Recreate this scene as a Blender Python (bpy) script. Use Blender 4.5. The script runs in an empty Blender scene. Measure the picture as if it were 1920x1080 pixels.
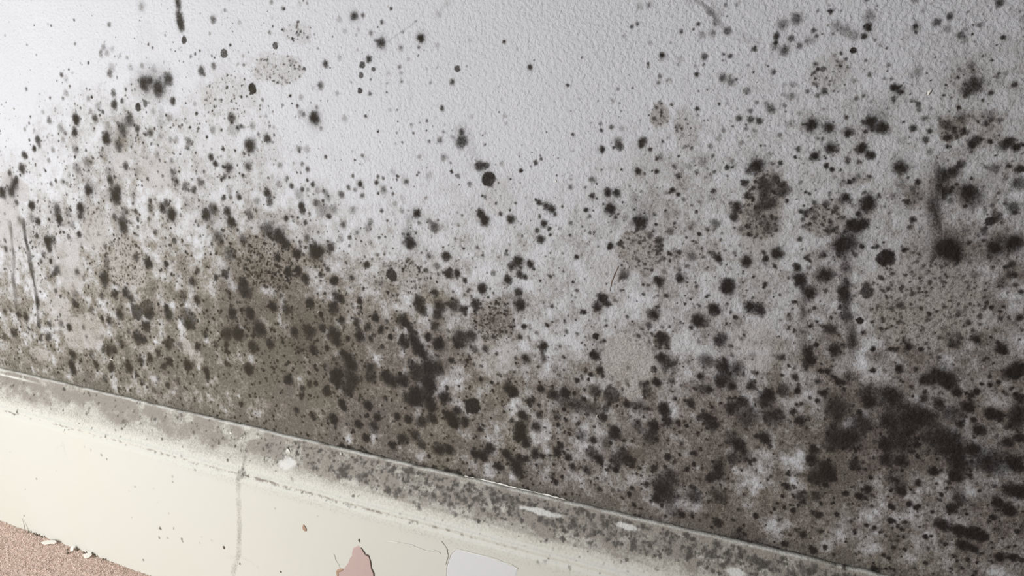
import bpy, math
import numpy as np
from mathutils import Matrix, Vector

scene = bpy.context.scene
COL = scene.collection
# ------------------------------------------------------------------ camera
CAM_LOC=(0.0, -0.51, 0.448)
CAM_ROT=[[0.883419, -0.099589, 0.457878], [0.468583, 0.189525, -0.86285], [-0.00085, 0.976812, 0.214096]]
FOCAL_PX=1600.0

cam = bpy.data.cameras.new('camera')
cam.sensor_width = 36.0
cam.lens = FOCAL_PX * 36.0 / 1920.0
cam.clip_start = 0.01
camo = bpy.data.objects.new('camera', cam)
COL.objects.link(camo)
M4 = Matrix(CAM_ROT).to_4x4()
M4.translation = Vector(CAM_LOC)
camo.matrix_world = M4
scene.camera = camo
# ------------------------------------------------------------------ light
w = bpy.data.worlds.new('room_light')
scene.world = w
w.use_nodes = True
w.node_tree.nodes['Background'].inputs['Color'].default_value = (0.90, 0.94, 1.0, 1)
w.node_tree.nodes['Background'].inputs['Strength'].default_value = 0.10
def area(name, loc, target, size, power, color):
    l = bpy.data.lights.new(name, 'AREA')
    l.shape = 'RECTANGLE'
    l.size, l.size_y = size
    l.energy = power
    l.color = color
    o = bpy.data.objects.new(name, l)
    o.location = loc
    o.rotation_euler = (Vector(target) - Vector(loc)).to_track_quat('-Z', 'Y').to_euler()
    COL.objects.link(o)
    return o
# daylight from a window further along the room, left of the picture
area('window_daylight', (-0.84, -1.02, 0.42), (-0.92, 0.0, 0.12), (0.35, 0.5), 14.6, (0.98, 0.99, 1.0))
scene.view_settings.view_transform = 'Standard'
scene.view_settings.look = 'None'
scene.view_settings.gamma = 1.0
scene.view_settings.use_curve_mapping = False
scene.view_settings.exposure = 0.0
# ------------------------------------------------------------------ measured data (millimetres on the wall)
# SPOTS: x, z, radius, darkness, edge (0 fuzzy, 1 crisp, 2 soft)
SPOTS=[
(-617.8,524.7,3.77,0.5,2),(-659.5,512,2.17,0.6,0),(-574.9,526.7,3.25,0.75,0),(-574.8,522.6,3.26,0.7,0),(-575,516.1,3.69,0.75,0),(-574.4,511.1,4.11,0.8,0),(-573.7,506.1,3.71,0.75,0),(-571.2,496.5,2.49,0.85,1),(-536.8,511.1,3.21,0.65,0),(-527.9,484.9,2.84,0.8,1),(-509.3,507.2,1.97,0.35,0),(-553.5,471.5,3.75,0.75,0),(-540,475.4,2.88,0.65,0),(-669.1,493.9,2.65,0.5,0),
(-673.6,487.7,2.67,0.5,0),(-665.8,488.9,3.1,0.45,0),(-658.4,491.8,2.64,0.35,0),(-649.1,486.3,1.75,0.4,0),(-640.6,484.3,1.75,0.45,0),(-665,471.5,3.58,0.65,0),(-661.4,476.8,4,0.35,0),(-730.5,471.5,2.33,0.7,0),(-725.2,467.7,3.26,0.3,0),(-783.9,459.2,1.94,0.6,0),(-726.7,455.1,3.29,0.45,0),(-732,450.4,1.89,0.6,0),(-696.6,450.3,2.78,0.5,0),(-691.6,481,1.36,0.8,0),
(-637.8,475.9,3.07,0.35,0),(-623.7,477.4,2.17,0.4,0),(-609.8,474.1,3.02,0.25,0),(-623,463,5.7,0.8,0),(-623,463,10.52,0.4,2),(-614.9,465.1,2.61,0.75,0),(-593.6,466.1,5.58,0.75,0),(-605.4,458.4,6.09,0.8,0),(-605,461,13.02,0.35,2),(-590.1,447.9,3.04,0.8,0),(-624,446.2,2.22,0.7,1),(-633,443.1,2.68,0.85,1),(-662.7,454.8,3.16,0.7,0),(-663.3,445.7,4.09,0.8,0),
(-652.6,448.4,2.26,0.7,0),(-684.1,443.4,4.15,0.45,0),(-679.1,438.8,1.85,0.7,0),(-715.7,432,5.21,0.9,0),(-720.7,420.5,4.31,0.85,0),(-690.7,433.2,4.2,0.7,0),(-695.4,439.6,2.33,0.5,0),(-645.3,432.6,5.45,0.75,0),(-655.5,423.9,5.51,0.65,0),(-636.2,425,3.17,0.75,0),(-677.7,416.1,5.62,0.9,0),(-620.6,421.7,3.6,0.7,0),(-626.1,420.2,2.26,0.6,0),(-609.1,419.2,3.58,0.45,0),
(-595.5,434.8,3.51,0.45,0),(-614.4,439.1,3.1,0.4,0),(-607.1,430.3,4.44,0.4,0),(-755.5,430.7,3.4,0.6,0),(-739.7,424.1,4.35,0.5,0),(-734.4,419.4,2.41,0.5,0),(-763.4,438.4,2.43,0.4,0),(-793.6,422.4,2,0.5,0),(-779.3,421.6,1.98,0.4,0),(-775.4,412.8,3.97,0.75,0),(-738.5,413.5,2.92,0.45,0),(-564.8,445.8,2.14,0.4,0),(-524.2,435,4.19,0.75,0),(-518.5,427.1,2.94,0.65,0),
(-546.5,425,3.43,0.5,0),(-525.1,424.9,5.07,0.35,0),(-499.8,457.7,3.65,0.95,1),(-519.8,450,0.83,0.8,0),(-560.5,430,0.86,0.8,0),(-553,431.8,0.86,0.7,0),(-502.3,429,3.32,0.5,0),(-505.9,413.9,6.3,0.85,0),(-575,415.8,3.51,0.6,0),(-590.1,416.4,3.1,0.45,0),(-596.5,416.3,2.67,0.45,0),(-475.3,520.8,1.91,0.5,0),(-464.6,515.7,1.9,0.5,0),(-440.7,518.3,1.49,0.5,0),
(-447.9,517.9,2.25,0.3,0),(-478.7,498.9,1.94,0.5,0),(-473.6,489,2.34,0.8,1),(-435.1,496.2,1.13,0.5,0),(-451.5,502.9,1.14,0.6,0),(-450.4,496.4,1.52,0.6,0),(-398.1,507.4,3.27,0.75,0),(-398.1,507.4,5.09,0.3,2),(-390.5,507.4,1.81,0.65,0),(-411.7,505.8,2.58,0.35,0),(-406.8,497.5,2.21,0.35,0),(-374,502,1.79,0.7,0),(-384,495.2,2.18,0.6,2),(-394.8,497.8,1.83,0.3,0),
(-375.5,488.3,3.63,0.75,0),(-375.5,488.3,5.8,0.35,2),(-341.5,490.1,3.18,0.9,0),(-341.5,490.1,4.94,0.35,2),(-358.7,484.2,2.16,0.6,2),(-345.6,501.6,1.05,0.5,0),(-356.5,494.9,1.42,0.5,0),(-326.8,505.3,2.76,0.35,2),(-320.3,511.5,2.39,0.3,0),(-344.1,478.8,1.07,0.6,0),(-352.6,476.5,1.8,0.4,0),(-343.5,484.2,1.42,0.6,0),(-328.6,484.8,2.46,0.3,0),(-302.7,487.8,1.71,0.3,0),
(-425.9,474.7,3.04,0.75,0),(-396.4,483.8,1.48,0.35,0),(-386.3,477.3,2.95,0.8,0),(-392.6,473.3,2.23,0.8,1),(-382.8,470.2,1.48,0.8,1),(-393.9,466.3,1.87,0.75,1),(-385.5,463.2,1.12,0.6,0),(-395.4,455.4,1.89,0.85,1),(-386.4,453.1,1.88,0.65,0),(-402.9,461.5,1.13,0.5,0),(-412.7,478.6,2.25,0.35,0),(-431.9,459.5,3.09,0.7,0),(-438.6,458,1.94,0.3,0),(-416.6,453.6,1.92,0.45,0),
(-451.5,451,2.36,0.45,0),(-455.2,444.3,1.59,0.75,0),(-451.8,439.2,3.58,0.4,0),(-449.3,438,1.59,0.5,0),(-439.1,435.3,4.74,0.95,0),(-439.1,435.3,7.51,0.35,2),(-436.5,443.6,1.57,0.5,0),(-433.3,427.8,1.98,0.45,0),(-410.6,435.5,2.71,0.4,0),(-487.6,436.9,1.63,0.4,0),(-480.2,440.2,1.22,0.5,0),(-484.4,428.8,1.23,0.6,0),(-480.1,428,1.63,0.4,0),(-487.4,419.3,3.72,0.8,0),
(-496.1,422.4,2.07,0.4,0),(-360,471.3,1.82,0.6,0),(-358.8,467.2,1.82,0.4,0),(-359,461.8,2.56,0.25,0),(-370.3,467.4,2.2,0.3,0),(-371,460.4,1.11,0.5,0),(-371.8,454.1,1.11,0.65,0),(-328.9,470.3,1.06,0.4,0),(-337.2,470.1,1.07,0.4,0),(-312.7,469.3,2.1,0.8,1),(-305.1,470.9,1.04,0.5,0),(-316.6,460.6,2.48,0.75,0),(-334.4,460.4,1.44,0.5,0),(-325.2,443.1,2.17,0.75,0),
(-369,441.9,1.49,0.4,0),(-362.9,441.9,1.12,0.6,0),(-362.8,433.7,0.75,0.7,0),(-350.9,431.2,1.86,0.35,0),(-349.7,426,1.12,0.7,0),(-344.1,433.1,1.11,0.5,0),(-364,425.8,1.13,0.6,0),(-323.3,431.9,1.09,0.4,0),(-324.2,427.2,1.46,0.5,0),(-327.4,421.2,2.94,0.6,0),(-310,421.2,5.44,0.75,0),(-309.9,427.7,2.53,0.7,0),(-275.8,438.4,2.09,0.35,0),(-280.5,457.1,1.38,0.3,0),
(-277.7,448.5,1.73,0.2,0),(-336.3,420.3,1.48,0.6,0),(-365.9,510.9,1.42,0.8,0),(-257.2,469.4,2.01,0.8,0),(-257.2,469.4,3.69,0.25,2),(-266.6,481,1.34,0.3,0),(-254.1,473.7,0.67,0.7,0),(-183.5,503.4,2.76,0.35,0),(-177.8,503.7,2.13,0.5,0),(-184.8,493.3,1.55,0.65,0),(-193.2,486.5,1.57,0.35,0),(-168.5,474.9,1.85,0.8,0),(-168.4,473.9,3.09,0.4,0),(-176.4,481.9,1.55,0.45,0),
(-163.8,481.5,1.22,0.4,0),(-143.1,473.3,2.42,0.7,0),(-127.8,473.3,1.79,0.75,0),(-157.5,472.2,2.15,0.35,0),(-158.7,469.1,1.23,0.5,0),(-176.9,467.9,1.57,0.5,0),(-169.6,462.5,1.87,0.6,0),(-170.5,458.7,1.57,0.6,0),(-147.1,463.1,1.84,0.85,0),(-148,468,1.22,0.5,0),(-163.2,459.6,1.56,0.3,0),(-131.5,461.1,3.02,0.65,0),(-126.4,458.6,2.71,0.6,0),(-117.2,453.4,2.4,0.6,0),
(-147.5,491.8,1.5,0.75,0),(-145.3,485.7,2.7,0.45,0),(-139,486.4,2.68,0.5,0),(-137.1,492.3,2.67,0.55,0),(-130.1,487,2.36,0.75,0),(-169.1,447.1,1.58,0.6,0),(-161.7,445.8,1.26,0.65,0),(-157.5,433.2,1.9,0.5,0),(-199.8,432,1.97,0.7,0),(-193,431.2,2.29,0.35,0),(-195.6,422.9,3.3,0.65,0),(-179.1,423.9,3.25,0.8,0),(-198.5,451.9,0.65,0.5,0),(-141.3,436.5,0.93,0.5,0),
(-129.3,431.1,1.85,0.5,0),(-120.9,438,2.44,0.7,0),(-114.1,437.4,2.43,0.75,0),(-114.4,442.3,1.81,0.65,0),(-108.9,436.6,2.42,0.75,0),(-111,447.1,1.5,0.6,0),(-105.6,446.2,2.09,0.5,0),(-116.3,432.2,1.53,0.6,0),(-111.6,431.1,1.52,0.6,0),(-128.5,446.5,1.52,0.3,0),(-122.1,443.4,0.91,0.5,0),(-132.2,426.1,1.87,0.4,0),(-118.6,423.9,1.85,0.5,0),(-102.6,483.4,2.31,0.8,0),
(-99.5,489.3,3.44,0.6,0),(-91.9,492.4,3.97,0.65,0),(-94.4,482.2,2.29,0.7,0),(-97.7,475.4,3.76,0.65,0),(-102.8,478.2,2.32,0.5,0),(-89.2,477.8,2.29,0.65,0),(-83.7,480.5,3.13,0.45,0),(-86.2,480.3,1.14,0.5,0),(-71.2,488.2,3.35,0.45,0),(-66,484.9,3.34,0.5,0),(-61.2,482.5,3.33,0.45,0),(-54.5,492.1,3.56,0.55,0),(-54.6,486.4,2.47,0.9,0),(-56.1,481.8,1.93,0.7,0),
(-50.6,479.7,1.1,0.6,0),(-48,477.1,1.93,0.4,0),(-61.1,474.5,1.68,0.95,1),(-64.6,470.1,1.13,0.8,0),(-31.1,484.7,2.96,0.4,0),(-21.6,487.5,2.65,0.7,0),(-15.6,490.2,2.37,0.65,0),(-16.3,484.1,2.38,0.5,0),(-28.6,493.4,1.33,0.45,0),(6,495.6,2.3,0.75,0),(-33.2,499.2,2.13,0.5,0),(-10.1,480.5,2.11,0.65,0),(-7.7,478.6,2.11,0.35,0),(-1.2,485.6,2.34,0.2,0),
(16.3,487.7,2.04,0.35,0),(-76.1,465.2,1.43,0.8,1),(-68.9,469,1.13,0.7,0),(-80.5,463.3,1.15,0.8,0),(-79.7,459.8,1.15,0.7,0),(-70.7,463.4,0.57,0.8,0),(-66.8,466.2,1.7,0.4,0),(-78.6,456.1,1.15,0.6,0),(-74.4,452.9,2.31,0.75,0),(-78.2,451.1,1.45,0.6,0),(-69.6,453.1,0.86,0.8,0),(-67.4,452.8,0.86,0.6,0),(-64.1,456.5,0.57,0.7,0),(-59.3,458.7,1.41,0.5,0),
(-70.9,458.8,0.86,0.5,0),(-57.7,449.1,1.71,0.65,0),(-102.8,463.9,2.05,0.65,0),(-96.5,456.5,1.47,0.4,0),(-91.8,456.8,2.34,0.45,0),(-92,450.3,2.35,0.55,0),(-96.1,451.2,1.47,0.4,0),(-74,443.3,1.16,0.5,0),(-28.6,462.7,3.28,0.45,0),(-39,454.9,2.5,0.9,0),(-36.5,453.8,3.61,0.55,0),(-40.7,459.3,1.11,0.5,0),(-38.6,447.1,1.4,0.4,0),(-3.5,465.8,2.39,0.5,0),
(-1.2,455.7,4.54,0.75,0),(-1.2,455.7,7.48,0.3,2),(-4.6,452.5,3.23,0.5,0),(6.4,451.6,1.6,0.8,0),(5.4,468,0.79,0.8,0),(17,456.3,1.31,0.75,0),(-26.2,442.9,1.39,0.6,0),(-22.8,438.8,1.94,0.6,0),(-27.9,433.4,2.24,0.8,0),(-21.2,427.7,2.24,0.7,0),(-32.9,427.4,2.54,0.35,0),(-102.4,443.2,2.98,0.7,0),(-80.2,434.5,3.53,0.95,0),(-80.2,434.5,5.59,0.5,2),
(-70.4,433.1,3.21,0.85,0),(-70.4,433.1,5.26,0.4,2),(-60.4,430.7,3.48,0.95,0),(-48.9,437.1,3.42,0.9,0),(-43,433.5,3.69,0.9,0),(-47.3,437.7,8.53,0.45,2),(-91.8,435.2,2.68,0.5,0),(-97,428.9,1.8,0.6,0),(-9.4,434,6.59,0.3,2),(-9.4,434,1.65,0.6,0),(-8,432.1,1.37,0.8,0),(-4.3,432.4,1.64,0.7,0),(-11,429.8,1.66,0.7,0),(-15.7,438.8,1.65,0.6,0),
(-5,439.5,3.26,0.6,0),(-13.3,435.3,2.48,0.6,0),(7,440.9,3.49,0.5,0),(6.1,436.3,1.89,0.75,0),(11.9,438.3,1.87,0.6,0),(1.6,427.3,3.55,0.75,0),(16.8,427.3,3.23,0.75,0),(-782.6,404.2,3.01,0.9,0),(-774,407.3,2.49,0.6,0),(-798.5,397.7,4.06,0.8,0),(-805.2,384.8,5.14,0.8,0),(-825.6,379.4,3.13,0.85,0),(-815.8,373.6,3.65,0.8,0),(-820.2,368.3,5.76,0.8,0),
(-825.9,361.2,5.81,0.75,0),(-840.9,359.4,5.86,0.85,0),(-820.4,351,3.18,0.65,0),(-796.4,349.7,4.71,0.95,0),(-789.5,334.1,4.21,0.85,0),(-797.9,337.7,3.69,0.5,0),(-817.9,333.8,4.28,0.6,0),(-754.9,403.9,2.96,0.5,0),(-763.1,393.8,2.5,0.5,0),(-721.8,405.2,4.35,0.6,0),(-721.7,388.2,4.89,0.55,0),(-707.3,393.6,5.32,0.55,0),(-735.8,380.9,2.48,0.4,0),(-745.3,375,3.5,0.55,0),
(-755.4,375.1,2.01,0.7,0),(-763.1,371.8,2.53,0.6,0),(-739.4,373.3,2,0.5,0),(-710,368.3,4.92,0.9,0),(-704.9,371.9,8.81,0.45,2),(-723.3,351.3,5.01,0.98,0),(-726.2,343.2,3.03,0.7,0),(-758.5,349.3,4.61,0.6,0),(-757.8,344.3,4.62,0.6,0),(-756.5,338.3,4.64,0.85,0),(-742.8,345.2,4.07,0.5,0),(-738.5,334.4,4.09,0.5,0),(-730.6,325.8,3.07,0.8,0),(-752.3,326.8,1.55,0.8,0),
(-746,322.1,3.1,0.6,0),(-777.4,316.2,5.81,0.95,0),(-776.4,308.4,3.72,0.8,0),(-769,317.9,4.2,0.5,0),(-793.8,320.2,2.66,0.8,0),(-767.8,288.7,5.35,0.75,0),(-775.1,284.4,3.23,0.7,0),(-739.9,289.2,3.68,0.85,0),(-730.5,284.9,3.15,0.35,0),(-701,288.8,5.66,0.75,0),(-702,282.6,5.69,0.7,0),(-695.1,317.4,3.02,0.75,0),(-694.6,306,4.06,0.6,0),(-694.9,299.4,4.08,0.6,0),
(-655.9,392.4,3.75,0.85,0),(-641.9,388.7,3.73,0.45,0),(-663.2,409,4.66,0.8,0),(-685.7,401.3,4.75,0.4,0),(-679.9,387.3,4.78,0.45,0),(-678.3,379.3,3.84,0.75,0),(-673.3,365.2,6.76,0.9,0),(-668.9,370.7,3.84,0.75,0),(-661.7,351.9,3.87,0.6,0),(-667.4,342.4,6.34,0.7,0),(-667,335.2,5.88,0.7,0),(-677.6,345.7,3.43,0.7,0),(-648.3,352.7,2.4,0.7,0),(-649.8,367.3,3.33,0.4,0),
(-649.9,361.2,3.34,0.4,0),(-629.1,362.7,2.35,0.7,0),(-629.4,355.7,4.25,0.55,0),(-614.4,357.5,4.21,0.85,0),(-609.1,362.4,3.25,0.7,0),(-603,353.1,6.06,0.9,0),(-647.2,346.1,2.4,0.7,0),(-632.7,346.6,1.91,0.65,0),(-647.5,338.5,1.93,0.7,0),(-626.1,334.7,2.87,0.7,0),(-602.7,329.4,2.84,0.75,0),(-615.4,307.5,2.9,0.85,0),(-638.7,306.4,5.4,0.9,0),(-654.2,310.9,3.95,0.85,0),
(-596.7,388.5,4.08,0.6,0),(-594.5,380.5,4.1,0.55,0),(-583.3,377.4,4.08,0.6,0),(-574.1,374.7,3.16,0.65,0),(-565.8,381.7,3.57,0.65,0),(-551.2,402.9,3.05,0.8,0),(-546.3,397.8,3.05,0.85,0),(-531,394.9,4.33,0.85,2),(-510.3,396.9,4.26,0.75,2),(-536.4,388.2,2.18,0.6,0),(-516.9,389,2.15,0.6,0),(-540.7,369.6,2.66,0.65,0),(-522.6,371.9,3.06,0.75,0),(-532.1,371,2.2,0.6,0),
(-532.7,377,3.51,0.4,0),(-512.6,358.5,4.38,0.6,0),(-561.9,355.1,4.99,0.85,0),(-552.7,360.1,4.94,0.65,0),(-536.3,358.8,4,0.85,0),(-532.4,350.2,4.91,0.9,0),(-583.7,362.9,4.57,0.4,0),(-548.9,336.6,6.37,0.6,0),(-521.7,336.3,5.37,0.6,0),(-536.7,324,7.29,0.65,0),(-555.6,301.7,2.81,0.8,0),(-585.1,294.6,4.31,0.75,0),(-577.4,305.7,3.31,0.7,0),(-544.6,306.4,4.17,0.7,0),
(-523.8,301.6,4.13,0.75,0),(-628.2,400.2,1.84,0.5,0),(-614.5,403.3,3.18,0.5,0),(-597.4,398.9,2.25,0.5,0),(-577,410.1,2.65,0.6,0),(-792,295,2.7,0.7,0),(-777,296.3,2.67,0.7,0),(-787.3,302.3,3.22,0.6,0),(-847.5,302.8,3.32,0.7,0),(-847.3,312,2.2,0.7,0),(-783.2,279.9,4.34,0.5,0),(-455.9,412.2,2.84,0.6,0),(-447.9,412,3.23,0.4,0),(-476.3,398.9,2.91,0.5,0),
(-430,406.8,1.6,0.75,0),(-453.4,400.9,2.04,0.6,0),(-448.4,397,2.45,0.7,0),(-455.5,393.9,1.23,0.6,0),(-466,383.1,2.51,0.75,0),(-470.5,388.7,2.09,0.5,0),(-454.8,381.1,2.07,0.7,0),(-443.9,385.3,2.46,0.8,0),(-449.5,380.9,2.07,0.5,0),(-439.9,381,2.87,0.45,0),(-432.1,380.1,2.86,0.5,0),(-404.9,393.4,1.59,0.75,0),(-398.2,387.7,2.78,0.9,2),(-409.3,384.8,2.4,0.65,0),
(-416.8,378.9,3.24,0.7,0),(-403.4,383.1,2,0.6,0),(-396.7,379.1,2.39,0.65,0),(-383.4,389.5,1.96,0.8,0),(-377,392.9,1.56,0.65,0),(-381.8,394.3,1.56,0.4,0),(-376.9,384.7,3.52,0.6,0),(-368.3,397.9,2.7,0.35,0),(-356.8,391.4,2.69,0.7,2),(-392.9,407.1,2.34,0.25,0),(-360.5,379.3,2.33,0.35,0),(-367.3,374.7,2.35,0.45,0),(-345.2,409.3,1.88,0.5,0),(-324.6,409.5,2.96,0.55,0),
(-337,396,3.39,0.35,0),(-313,397,2.22,0.6,0),(-303.6,391.8,2.21,0.6,0),(-295.4,404.2,4.36,0.8,0),(-290.3,405.1,2.89,0.7,0),(-288.7,395.4,4.72,0.97,1),(-278.7,406.6,2.15,0.4,0),(-491.5,376.4,3.84,0.85,0),(-489.8,369.7,3.85,0.7,0),(-478.6,384.2,3.37,0.45,0),(-503.6,369.4,3.89,0.5,0),(-456.8,368.5,3.35,0.8,0),(-456.5,364,3.36,0.7,0),(-458.9,376.8,5.01,0.45,0),
(-442.1,371.4,3.31,0.65,0),(-435.6,365.6,6.21,0.5,0),(-429.6,361.8,2.48,0.8,0),(-424.6,367.5,4.1,0.5,0),(-429.8,376.2,3.27,0.5,0),(-449.1,362.3,1.67,0.7,0),(-406.2,367.7,3.64,0.55,2),(-416,356.1,3.29,0.7,2),(-379.5,368.9,1.98,0.7,0),(-348.2,368.8,3.49,0.85,0),(-348.2,368.8,5.43,0.3,2),(-361.3,369.9,2.35,0.5,0),(-340.1,380.4,1.53,0.5,0),(-473.4,357.5,2.56,0.8,0),
(-466.2,358.8,1.27,0.7,0),(-453.9,355.3,2.11,0.75,0),(-494,347.1,7.41,0.7,0),(-481.3,342.8,6.51,0.85,0),(-475,336.8,5.2,0.8,0),(-463.9,329.5,4.76,0.9,0),(-443.5,332.9,6.81,0.92,0),(-443.5,332.9,10.21,0.4,2),(-452.6,342.8,3.4,0.6,0),(-428.9,338.3,4.2,0.75,0),(-484.9,325.2,3.96,0.8,0),(-473.9,314.3,3.96,0.9,0),(-463.2,316.2,3.93,0.85,0),(-455.9,310.4,4.79,0.85,0),
(-440.4,314.9,2.58,0.8,0),(-436.2,322.9,1.71,0.7,0),(-433.2,319.8,2.56,0.7,0),(-395.6,326.9,3.31,0.95,0),(-372.1,321.3,4.08,0.97,1),(-427.3,311,4.7,0.85,0),(-410.3,346.7,2.06,0.7,0),(-419.1,345.2,3.32,0.5,0),(-390.8,344.1,2.44,0.5,0),(-389.7,359.5,3.22,0.55,0),(-392.8,354.9,3.64,0.5,0),(-403,351.3,4.08,0.35,0),(-354.5,346.4,4.75,0.97,0),(-354.5,346.4,7.92,0.4,2),
(-356.6,354.6,4.73,0.4,0),(-333.3,359.7,4.63,0.7,0),(-337.8,364,2.7,0.5,0),(-355.4,364.1,4.3,0.35,0),(-338.4,338.3,3.15,0.7,2),(-324.3,339.5,4.28,0.88,0),(-332.2,331.4,3.15,0.6,0),(-341,327.4,2.38,0.65,0),(-322.3,326.4,3.92,0.85,0),(-315.1,327.1,3.51,0.85,0),(-308.5,323.4,2.33,0.85,0),(-294.9,372,3.72,0.85,0),(-291.9,366.9,4.84,0.9,0),(-279.3,372.5,1.83,0.85,0),
(-293.9,384.2,1.1,0.8,0),(-272.2,369.3,3.29,0.8,0),(-275.2,345.1,2.24,0.6,0),(-285.4,330.6,2.28,0.6,0),(-274,326.8,4.16,0.9,0),(-294.1,319.8,3.86,0.8,0),(-271,336.5,3.37,0.85,0),(-409.9,315.2,2.95,0.7,0),(-378.7,328.8,2.45,0.5,0),(-378.4,336.2,1.22,0.7,0),(-382.2,314.2,3.72,0.5,0),(-263.7,402.5,1.77,0.9,0),(-253,408.1,2.1,0.75,0),(-205.9,418,2.67,0.85,0),
(-194.1,420,2.97,0.75,0),(-180.1,421.3,2.61,0.8,0),(-181.7,405.1,2.31,0.92,0),(-181.7,405.1,4.29,0.35,2),(-169.2,405.3,1.96,0.85,0),(-212.4,398.6,2.73,0.65,0),(-227.3,393.1,2.08,0.65,0),(-201.2,391.2,3.06,0.9,0),(-195.4,390.8,3.04,0.88,0),(-212.2,388.3,2.4,0.8,0),(-216.1,378.8,2.08,0.85,0),(-199.5,380.4,3.76,0.92,0),(-199.5,380.4,6.15,0.4,2),(-195.8,375.5,1.37,0.7,0),
(-158.2,408.9,2.26,0.6,0),(-155.9,403.2,2.26,0.75,0),(-158.9,394.6,2.29,0.85,0),(-155.1,391.8,1.63,0.85,0),(-151.6,389,1.63,0.6,0),(-250.1,381.8,2.49,0.8,0),(-244.9,379.9,3.2,0.8,0),(-240.6,378,3.19,0.85,0),(-238.2,374.6,1.77,0.7,0),(-246.4,367.7,3.23,0.85,0),(-242.4,364.7,1.79,0.8,0),(-251.5,363,2.17,0.75,0),(-241.6,360.8,1.44,0.85,0),(-248.7,357.1,3.62,0.85,0),
(-227.2,361.5,1.42,0.75,0),(-256.4,369.2,0.72,0.6,0),(-269.8,369.1,3.29,0.5,0),(-198.9,356.6,2.78,0.88,0),(-222.4,347.3,2.14,0.9,0),(-178.5,373.2,4.73,0.85,0),(-179.4,378.9,9.42,0.4,2),(-182.4,374.6,1.69,0.8,0),(-266.1,340.6,5.2,0.88,0),(-256.6,339.2,3.69,0.92,0),(-264.4,331.5,3.36,0.85,0),(-260.3,330,2.24,0.8,0),(-241.3,332.2,1.47,0.7,0),(-172.3,365.1,2.7,0.7,0),
(-165.9,362.9,2.69,0.75,0),(-159.2,368.4,3,0.6,0),(-166.4,357.1,3.05,0.65,0),(-163.7,351.2,2.37,0.65,0),(-165.6,337,4.12,0.9,0),(-188.9,338.6,4.55,0.7,0),(-151.5,339.7,4.06,0.85,0),(-145.1,354.5,3.66,0.6,0),(-128.5,354.5,2.95,0.88,0),(-132.3,357.2,2.63,0.6,0),(-111.8,354,3.56,0.92,0),(-111.8,354,5.5,0.3,2),(-119,358.3,1.62,0.6,0),(-100.6,356.3,2.56,0.85,0),
(-131.2,375.3,3.56,0.65,0),(-136.3,371.7,1.96,0.6,0),(-145,374,2.62,0.5,0),(-119,386,4.13,0.88,0),(-120.5,380.1,3.19,0.8,0),(-108.6,411.2,4.31,0.97,0),(-108.6,411.2,7.39,0.45,2),(-113,408,2.48,0.6,0),(-115.1,400.1,2.81,0.75,0),(-104.5,399.9,4.03,0.75,0),(-113.1,393.9,2.51,0.8,0),(-103.9,393.7,3.42,0.8,0),(-104.1,387.4,4.38,0.7,0),(-107.8,383.1,3.15,0.6,0),
(-122.1,338.3,4.96,0.92,0),(-140.5,412.7,3.48,0.45,0),(-149.2,409.2,2.56,0.45,0),(-167.1,414.1,2.92,0.5,0),(-136.8,421.6,1.88,0.55,0),(-133.6,391.3,3.52,0.35,0),(-141.7,388.6,4.2,0.3,0),(-171.2,393.7,3.96,0.25,0),(-183.6,388.7,3.35,0.3,0),(-156.3,380.2,3.3,0.4,0),(-162.1,379.9,2.65,0.35,0),(-208,363.3,4.88,0.25,0),(-196.4,371,4.81,0.3,0),(-155.2,353.6,2.35,0.5,0),
(-115.7,373.1,2.88,0.6,0),(-104.3,375.5,6.32,0.45,0),(-77.2,417,3.28,0.92,0),(-68.7,422,4.12,0.9,0),(-52.9,422.4,3.48,0.93,0),(-47.9,418.8,3.18,0.9,0),(-70.5,412.2,1.78,0.85,0),(-87.6,416.7,1.2,0.9,0),(-32.1,412.3,3.72,0.95,0),(-32.2,413.2,6.86,0.45,2),(-19.1,421.3,2.24,0.5,0),(-10.5,424.3,1.66,0.6,0),(0.4,425.3,1.92,0.8,0),(20.7,424.5,2.68,0.9,0),
(14.7,424.9,3.24,0.6,0),(12.3,413.9,3.55,0.6,0),(23.3,414,2.7,0.8,0),(-11.6,409.4,4.22,0.85,0),(-11.6,409.4,7.31,0.4,2),(-6.2,411.3,3.35,0.8,0),(-3.3,415,2.5,0.75,0),(-11.2,400.4,3.68,0.9,0),(-11.2,400.4,7.08,0.45,2),(1.8,401,4.47,0.88,0),(1.8,401,7.82,0.45,2),(4.3,396.3,6.15,0.45,0),(-23,405,2,0.75,0),(-24.1,399.7,4.59,0.4,0),
(-31.1,403.7,3.46,0.45,0),(-59,394.8,3.87,0.97,0),(-47.6,391.2,5.03,0.88,0),(-46.2,394.2,3.53,0.85,0),(-51.9,379.3,4.2,0.93,0),(-55,380.3,3.61,0.9,0),(-48.4,380.7,3.58,0.9,0),(-59.4,367.2,4.57,0.93,0),(-55.6,369.6,5.16,0.7,0),(-58.3,367.9,8.53,0.4,2),(-94.1,360.3,3.8,0.85,0),(-94.1,360.3,6.33,0.4,2),(-79.3,385.2,2.45,0.8,0),(-75.3,391.2,1.82,0.7,0),
(-68.9,390.9,2.41,0.7,0),(-75,386.6,1.52,0.6,0),(-69.8,383.3,1.22,0.7,0),(-80.8,381.1,1.85,0.75,0),(-79,377.1,1.54,0.6,0),(-74.7,382.4,2.14,0.6,0),(-63.6,388.8,2.41,0.6,0),(-97.5,403.9,3.07,0.7,0),(-92,398,4.29,0.7,0),(-100.2,398.6,4.94,0.6,0),(-99.7,389.9,4.35,0.7,0),(-97.3,377.5,5.64,0.5,0),(-48.2,368.1,1.51,0.85,0),(-40.2,368.7,1.79,0.8,0),
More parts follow.
